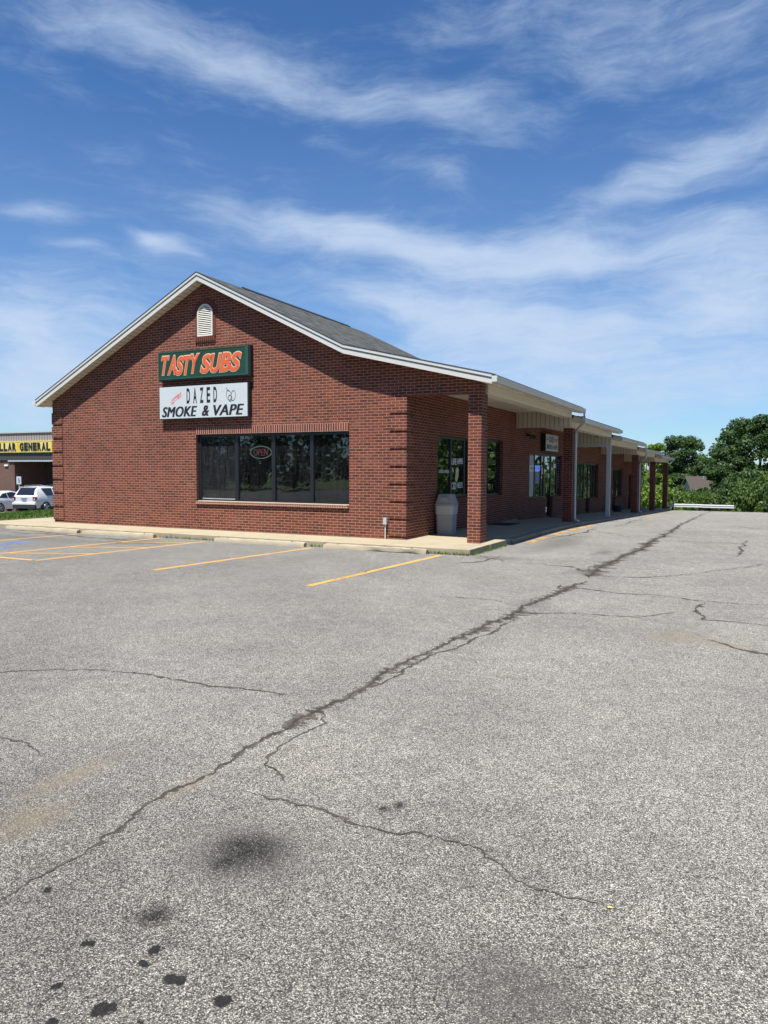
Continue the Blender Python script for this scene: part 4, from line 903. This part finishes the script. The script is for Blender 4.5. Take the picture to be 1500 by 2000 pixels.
# ------------------------------------------------------------------ cars (forward = +y)
M['carpaint'] = plain('white_car_paint', (.56,.57,.58), .25, var=.02, coat=.6); M['carglass'] = plain('car_glass', (.012,.015,.022), .05, var=.1, spec=.8)
M['clad'] = plain('black_cladding', (.02,.02,.022), .6); M['rim'] = plain('alloy', (.35,.36,.37), .35, .7); M['tail'] = plain('tail_lamp', (.10,.012,.018), .2, coat=.5)
def car(name, label, loc, rz, sec, L_, W_, wheels, wr, glass, rear):
    """sec: (y, zbottom, zbelt, zroof, half belt, half roof)"""
    t = thing(name, label, 'car', loc, rz); mb = MB(); n = 0; rings = []
    for (y, zb, zt_, zr, hb, hr) in sec:
        h2 = hb*.94
        pr = [(-h2*.96, zb), (-hb, zb+(zt_-zb)*.35), (-hb, zb+(zt_-zb)*.75), (-hb*.965, zt_), (-hr, zt_+(zr-zt_)*.90), (-hr*.88, zr), (0, zr+.02), (hr*.88, zr), (hr, zt_+(zr-zt_)*.90), (hb*.965, zt_), (hb, zb+(zt_-zb)*.75), (hb, zb+(zt_-zb)*.35), (h2*.96, zb)]
        mb.v += [(x, y, z) for x, z in pr]; n = len(pr)
    k = len(sec)
    for i in range(k-1):
        for j in range(n-1): mb.f.append((i*n+j, i*n+j+1, (i+1)*n+j+1, (i+1)*n+j))
        mb.f.append((i*n+n-1, i*n, (i+1)*n, (i+1)*n+n-1))
    mb.f += [tuple(range(n)), tuple((k-1)*n+j for j in range(n))]
    body = build(mb, 'body', M['carpaint'], t, smooth=True)
    for y in wheels:
        for s in (-1, 1):
            x = s*(W_/2-.10)
            ar = MB(); ar.cyl((s*(W_/2-.02)-.012, y, wr), 0, wr+.085, .024, 28); build(ar, 'wheel_arch', M['clad'], body)
            w = build(MB().cyl((x-.12+s*.035, y, wr), 0, wr, .24, 28), 'wheel', M['rubber'], t, smooth=True)
            sp = MB(); xo = x+s*.16
            for a in range(5):
                an = a*2*math.pi/5+.3; c_, s_ = math.cos(an), math.sin(an); r1 = wr*.66
                sp.add([(xo, y-s_*.03, wr+c_*.03), (xo, y+c_*r1-s_*.045, wr+s_*r1+c_*.045), (xo, y+c_*r1+s_*.045, wr+s_*r1-c_*.045), (xo, y+s_*.03, wr-c_*.03), (xo-s*.02, y-s_*.03, wr+c_*.03), (xo-s*.02, y+c_*r1-s_*.045, wr+s_*r1+c_*.045), (xo-s*.02, y+c_*r1+s_*.045, wr+s_*r1-c_*.045), (xo-s*.02, y+s_*.03, wr-c_*.03)], [(0,1,2,3), (7,6,5,4), (0,4,5,1), (1,5,6,2), (2,6,7,3), (3,7,4,0)])
            sp.cyl((xo-.008, y, wr), 0, .06, .018, 12); sp.tube([(xo, y+wr*.68*math.cos(b), wr+wr*.68*math.sin(b)) for b in [2*math.pi*i/24 for i in range(25)]], .014, 5)
            build(sp, 'rim', M['rim'], w)
    for nm, quads in glass:
        for q in quads:
            gm = MB(); vs = [Vector(p) for p in q]; nn = (vs[1]-vs[0]).cross(vs[2]-vs[0]).normalized()*.018
            k2 = len(vs); gm.add([v+nn for v in vs]+[v-nn*4 for v in vs], [tuple(range(k2)), tuple(range(k2, 2*k2))[::-1]]+[(i, (i+1) % k2, k2+(i+1) % k2, k2+i) for i in range(k2)]); build(gm, nm, M['carglass'], body)
    rear(t, body); return t
suvsec = [(0,.42,.98,1.02,.80,.74),(.06,.30,1.02,1.06,.87,.78),(.22,.28,1.03,1.34,.89,.74),(.40,.28,1.03,1.58,.90,.68),(.70,.27,1.03,1.63,.905,.67),(1.6,.26,1.02,1.66,.905,.68),(2.5,.26,1.0,1.61,.905,.66),(3.0,.27,1.0,1.40,.90,.66),(3.35,.27,.99,1.10,.89,.72),(3.8,.28,.97,1.02,.88,.74),(4.3,.30,.88,.92,.84,.70),(4.42,.38,.80,.83,.76,.62)]
def suvrear(t, b):
    for s in (-1, 1):
        build(MB().box(s*.76-.11, s*.76+.11, -.035, .12, .80, 1.02), 'tail_lamp', M['tail'], t, bevel=.02)
        build(MB().box(s*.79-.03, s*.79+.03, -.042, -.034, .83, .91), 'lamp_insert', M['vinylwhite'], t)
    build(MB().box(-.86, .86, -.09, .06, .50, .66), 'bumper', M['carpaint'], t, bevel=.03); build(MB().box(-.84, .84, -.07, .10, .26, .498), 'lower_bumper', M['clad'], t, bevel=.02)
    build(MB().box(-.16, .16, -.050, -.04, .78, .90), 'number_plate', M['poster_dull'], t); build(MB().box(-.24, .24, -.020, -.0, .90, .94), 'plate_trim', M['rim'], t)
    mb = MB()
    for s in (-1, 1): mb.tube([(s*.58, .7, 1.66), (s*.60, .8, 1.71), (s*.60, 2.3, 1.73), (s*.58, 2.45, 1.66)], .018, 6)
    build(mb, 'roof_rack', M['rim'], t); build(MB().box(-.60, .60, .30, .46, 1.585, 1.635), 'spoiler', M['carpaint'], t, bevel=.015)
    mb = MB()
    for s in (-1, 1): mb.box(min(s*.86, s*.915), max(s*.86, s*.915), 1.25, 3.05, .25, .34)
    build(mb, 'side_sill', M['clad'], t)
def sg_(s, pts): return [(s*(.885-(z-1.03)*.40+.004), y, z) for y, z in (pts if s > 0 else pts[::-1])]
rearw = [(-.66,.085,1.12),(.66,.085,1.12),(.56,.325,1.53),(-.56,.325,1.53)]
sideg = [[(.98,1.07),(1.62,1.07),(1.62,1.54),(.68,1.54)], [(1.72,1.07),(2.95,1.07),(2.62,1.51),(1.72,1.54)]]
SXC, SYC = -34.2, 16.1
car('parked_suv', 'white boxy SUV seen from behind, partly hidden by the brick corner', (SXC, SYC, lot_z(SXC, SYC+2)-.0), R(12), suvsec, 4.4, 1.8, (.88, 3.45), .345,
    [('rear_window', [[rearw[0], rearw[1], rearw[2], rearw[3]]]), ('side_window', [sg_(s, p) for s in (-1, 1) for p in sideg])], suvrear)
sedsec = [(0,.40,.88,.92,.76,.66),(.10,.24,.96,1.0,.85,.70),(.45,.22,.97,1.06,.88,.66),(.95,.22,.96,1.30,.89,.60),(1.5,.21,.94,1.42,.89,.60),(2.2,.21,.92,1.46,.89,.60),(2.9,.21,.91,1.34,.89,.60),(3.5,.22,.90,1.0,.88,.68),(4.2,.24,.84,.88,.86,.70),(4.65,.32,.70,.73,.76,.58)]
def sedrear(t, b):
    for s in (-1, 1): build(MB().box(s*.68-.13, s*.68+.13, -.02, .16, .74, .90), 'tail_lamp', M['tail'], t, bevel=.02)
    build(MB().box(-.8, .8, -.05, .12, .34, .55), 'bumper', M['carpaint'], t, bevel=.03); build(MB().box(-.18, .18, -.03, -.0, .68, .80), 'number_plate', M['poster_dull'], t)
    build(MB().tube([(.9, 1.55, .83), (.905, 1.75, .83)], .015, 6), 'door_handle', M['rim'], t)
def sg2(s, pts): return [(s*(.865-(z-.94)*.52+.004), y, z) for y, z in (pts if s > 0 else pts[::-1])]
sx_, sy_ = -38.9, 16.6
car('parked_sedan', 'white rounded sedan beside the SUV, cut off by the left edge', (sx_-.55, sy_, lot_z(sx_, sy_+2)), R(10), sedsec, 4.6, 1.76, (.95, 3.6), .33,
    [('rear_window', [[(-.60,.50,1.075),(.60,.50,1.075),(.52,.95,1.275),(-.52,.95,1.275)]]), ('side_window', [sg2(s, p) for s in (-1, 1) for p in [[(.95,1.03),(1.7,1.0),(1.7,1.33),(1.35,1.28)], [(1.78,1.0),(3.2,.98),(2.7,1.28),(2.2,1.38),(1.78,1.34)]]])], sedrear)
# ------------------------------------------------------------------ guardrail
gr = thing('guardrail', 'white two-beam metal guardrail at the far edge of the lot', 'guardrail', (4.0, 40.6, -1.27))
for k, (a, b) in enumerate([(-2.12, .10), (.06, 2.05)]):
    mb = MB(); prof = [(-.03, .47), (-.07, .49), (-.07, .53), (-.02, .565), (-.02, .58), (-.07, .62), (-.07, .67), (-.03, .70), (0, .70), (0, .47)]
    mb.prism([(p[0]-.006*k, p[1]-.012*k) for p in prof], 0, a, b); build(mb, 'rail', M['galvw'] if 'galvw' in M else M.setdefault('galvw', plain('bright_galvanised', (.55,.57,.58), .35, .2, var=.08)), gr)
for x in (-1.9, .05, 1.85): build(MB().box(x-.06, x+.06, .0, .14, -.1, .58), 'post', M['bark'], gr)
# ------------------------------------------------------------------ trees
def leaf_cloud(clumps, n, size, seed, flat=.75):
    """clumps: (x,y,z,rx,rz); returns a mesh of small leaf-cluster faces spread through them"""
    rg = np.random.default_rng(seed); C_ = np.array(clumps); w = C_[:, 3]**2; idx = rg.choice(len(C_), n, p=w/w.sum())
    d = rg.normal(size=(n, 3)); d /= np.linalg.norm(d, axis=1)[:, None]; r = rg.uniform(.45, 1.06, n)**.6
    c = C_[idx]; pos = c[:, :3]+d*r[:, None]*np.stack([c[:, 3], c[:, 3], c[:, 4]], 1)
    nr_ = d+rg.normal(size=(n, 3))*.75+np.array([0, 0, .5]); nr_ /= np.linalg.norm(nr_, axis=1)[:, None]
    a = np.cross(nr_, rg.normal(size=(n, 3))); a /= np.linalg.norm(a, axis=1)[:, None]; b = np.cross(nr_, a)
    s = size*rg.uniform(.5, 1.35, n)[:, None]
    V = np.stack([pos-a*s, pos-b*s*.55+a*s*.1, pos+a*s, pos+b*s*.6], 1).reshape(-1, 3)
    me = bpy.data.meshes.new('crown'); me.vertices.add(4*n); me.vertices.foreach_set('co', V.ravel()); me.loops.add(4*n); me.loops.foreach_set('vertex_index', np.arange(4*n, dtype=np.int32))
    me.polygons.add(n); me.polygons.foreach_set('loop_start', np.arange(0, 4*n, 4, dtype=np.int32)); me.polygons.foreach_set('loop_total', np.full(n, 4, dtype=np.int32)); me.update(calc_edges=True); return me
def tree(name, label, base, h, w, crown0, mat, n, leaf, seed, group=None, shape=1.0, trunk=.22, nc=60):
    rnd = random.Random(seed); t = thing(name, label, 'tree' if 'tree' in name else 'bush', base, 0, group)
    cl = []
    zc = (crown0+h)/2; rz = (h-crown0)/2
    for i in range(nc):
        u = rnd.uniform(-1, 1); a = rnd.uniform(0, 6.283); q = math.sqrt(max(0, 1-u*u))**shape; rr = rnd.uniform(.55, .92) if rnd.random() < .8 else rnd.uniform(.1, .5)
        s = rnd.uniform(.13, .26)*w/2*1.15
        cl.append((math.cos(a)*q*w/2*rr, math.sin(a)*q*w/2*rr, zc+u*rz*rnd.uniform(.78, .97)-s*.3, s, s*rnd.uniform(.6, .85)))
    link('crown', leaf_cloud(cl, n, leaf, seed), mat, t)
    tk = MB(); tk.tube([(0, 0, -.3), (.05, 0, crown0*.5), (0, .08, crown0), (.1, 0, zc), (.05, 0, h*.85)], [trunk*1.3, trunk, trunk*.85, trunk*.55, trunk*.15], 9)
    for i in range(9):
        c = cl[(i*7) % len(cl)]; z0 = crown0*.7+(c[2]-crown0)*.35; tk.tube([(0, 0, max(.3, z0)), (c[0]*.5, c[1]*.5, max(.4, (z0+c[2])/2)), (c[0], c[1], c[2])], [trunk*.45, trunk*.28, trunk*.08], 6)
    build(tk, 'trunk', M['bark'], t, smooth=True); return t
tree('broadleaf_tree', 'tallest dark green tree, filling the right edge beyond the lot', (7.7, 70, -5.2), 13.3, 10.2, 2.5, M['leafdark'], 30000, .17, 11, nc=110)
tree('broadleaf_tree', 'dark rounded tree behind the brown house roof', (-3.9, 125, -6), 14.4, 9.8, -1.0, M['leafdark'], 30000, .20, 12, nc=130, shape=.7)
tree('broadleaf_tree', 'lower dark tree filling the gap left of the tallest tree', (.4, 122, -6), 11.6, 6.5, -1.0, M['leafdark'], 16000, .20, 17, nc=80, shape=.7)
tree('broadleaf_tree', 'lighter green tree rising just past the last canopy eaves', (-1.9, 60, -4.6), 9.7, 4.4, 2.0, M['leaflight'], 12000, .15, 13, nc=50)
tree('broadleaf_tree', 'mid green tree right of the house, tucked against the tallest tree', (2.9, 104, -5.8), 10.8, 5.4, 1.2, M['leafdark'], 12000, .19, 14, nc=50)
tree('broadleaf_tree', 'shaded tree seen between the far brick columns', (-6.5, 78, -5), 8.0, 7, 1.5, M['leafmid'], 14000, .17, 15, nc=60)
tree('broadleaf_tree', 'tall tree just right of the picture centre of the bushes, below the tallest crown', (5.2, 62, -4.8), 8.2, 4.6, .6, M['leafdark'], 12000, .14, 16, nc=55)
# bushes along the edge
protos = {}
def bush_proto(mt, seed):
    rnd = random.Random(seed); cl = []
    for i in range(34):
        a = rnd.uniform(0, 6.283); r = math.sqrt(rnd.random())*.85; z = rnd.uniform(.15, .95)*(1-.35*r); s = rnd.uniform(.16, .34)
        cl.append((math.cos(a)*r, math.sin(a)*r, z, s, s*.8))
    return leaf_cloud(cl, 5200, .052, seed)
for i, k in enumerate(('leafdark', 'leafmid', 'leaflight')): 
    protos[k] = bush_proto(k, 30+i); protos[k].materials.append(M[k])
stem = MB()
for k in range(6):
    a = k*1.05; stem.tube([(0, 0, -.1), (math.cos(a)*.2, math.sin(a)*.2, .35), (math.cos(a)*.45, math.sin(a)*.45, .75)], [.03, .02, .008], 5)
stem_o = build(stem, 'stems', M['bark']); stem_me = stem_o.data; bpy.data.objects.remove(stem_o)
BU = [(-3.2,47,2.0,2.6,'leaflight','bright bush seen left of the last-but-one column'), (-.6,46,1.9,2.7,'leaflight','bright yellow-green bush showing between the two farthest columns'), (1.3,46,1.6,2.5,'leaflight','bright yellow-green bush just right of the last column'),
      (2.7,46.5,1.5,2.3,'leafmid','green bush behind the left end of the guardrail'), (4.1,46,1.4,2.2,'leafmid','green bush behind the middle of the guardrail'), (5.3,46.5,1.4,2.5,'leafdark','dark bush behind the right end of the guardrail'),
      (6.5,46,1.5,3.0,'leafmid','leafy bush right of the guardrail'), (7.8,45.5,1.5,3.3,'leafmid','tall bush near the right edge, in front of the tallest tree'), (9.2,45,1.6,3.2,'leafdark','dark bush cut by the right edge'),
      (.2,52,2.0,3.6,'leafmid','taller bush below the house roof, behind the yellow-green ones'), (2.6,53,1.8,3.0,'leafmid','bush in the second row under the house gable'), (4.6,53,1.8,3.6,'leafdark','dark bush in the second row under the house eaves'),
      (6.6,53,2.2,5.2,'leafdark','dark tall bush in the second row right of the house'), (8.8,52,2.2,5.0,'leafmid','big bush in the second row at the right edge'), (-2.4,53,2.2,4.8,'leafmid','tall bush seen through the gap between far columns'), (-5,50,2.2,4.5,'leafmid','bush hidden mostly behind the far columns')]
for i, (x, y, r, h, k, lb) in enumerate(BU):
    b = thing('bush', lb, 'bush', (x, y, terr_z(x, y)-.05), i*1.7, 'bushes along the far edge of the lot')
    c = bpy.data.objects.new('foliage', protos[k]); COL.objects.link(c); c.parent = b; c.scale = (r, r, h*.95)
    s = bpy.data.objects.new('stems', stem_me); COL.objects.link(s); s.parent = b; s.scale = (r, r, h*.8)
# distant woods, and the woods round the lot that the shop glass mirrors
def woods(name, pts, n, leaf, seed, mat):
    rnd = random.Random(seed); cl = []
    for (x, y, r, h) in pts:
        zb = terr_z(x, y)
        for k in range(9):
            a = rnd.uniform(0, 6.28); q = rnd.uniform(.1, .8)*r; cl.append((x+math.cos(a)*q, y+math.sin(a)*q, zb+h*rnd.uniform(.15, .85), r*rnd.uniform(.35, .6), h*.16))
    return struct(link(name, leaf_cloud(cl, n, leaf, seed), mat), 'stuff')
rw = random.Random(9)
woods('distant_woods', [(-40+i*4.2, 150+rw.uniform(-8, 8), 4.5, rw.uniform(7.0, 8.6)) for i in range(22)], 26000, .42, 51, M['leafmid'])
woods('front_woods', [(-120+i*6.5, -98+rw.uniform(-5, 5), 7, rw.uniform(11, 15)) for i in range(26)], 42000, .5, 52, M['leafdark'])
woods('right_woods', [(16+i*3.2, 62+i*3+rw.uniform(-4, 4), 5, rw.uniform(13, 17)) for i in range(18)], 30000, .38, 54, M['leafmid'])
woods('side_woods', [(46+rw.uniform(-4, 4), -12+i*6.5, 5.5, rw.uniform(9, 13)) for i in range(22)], 26000, .5, 53, M['leafmid'])
# utility pole mirrored in the front window is outside the frame and left out
# ------------------------------------------------------------------ house below the lot
hz = -5.2; hs = thing('house', 'grey-sided house with a brown shingled roof, down the slope behind the bushes', 'house', (-.2, 112, hz), R(22))
HW, HL, HE, HR = 2.6, 5.0, 4.30, 6.05
M['hroof'] = plain('brown_shingle', (.048,.037,.031), .9, var=.25, scale=5, bump=.4); M['hwall'] = plain('grey_siding', (.22,.24,.25), .7, var=.08)
build(MB().prism([(-HW, 0), (HW, 0), (HW, HE), (0, HR-.12), (-HW, HE)], 0, -2.0, HL), 'wall', M['hwall'], hs)
mb = MB(); sl_ = (HR-HE)/HW
for s in (-1, 1): mb.prism([(0, HR), (s*(HW+.4), HR-(HW+.4)*sl_), (s*(HW+.4), HR-(HW+.4)*sl_+.14), (0, HR+.14)], 0, -2.4, HL+.4)
rf = build(mb, 'roof', M['hroof'], hs); build(MB().tube([(.2, -.6, HR-.4), (.2, -.6, HR+.5)], .09, 8), 'roof_pipe', M['hwall'], rf)
mb = MB()
for s in (-1, 1): mb.prism([(0, HR-.1), (s*(HW+.4), HR-(HW+.4)*sl_-.1), (s*(HW+.4), HR-(HW+.4)*sl_+.10), (0, HR+.10)], 0, -2.43, -2.40)
build(mb, 'barge_board', plain('house_trim', (.12,.12,.12), .6), rf)
w = build(MB().box(-2.06, -2.0, -.5, .5, 3.0, 4.1), 'window', M['white'], hs); build(MB().box(-2.08, -2.06, -.42, .42, 3.08, 4.02), 'pane', M['carglass'], w)
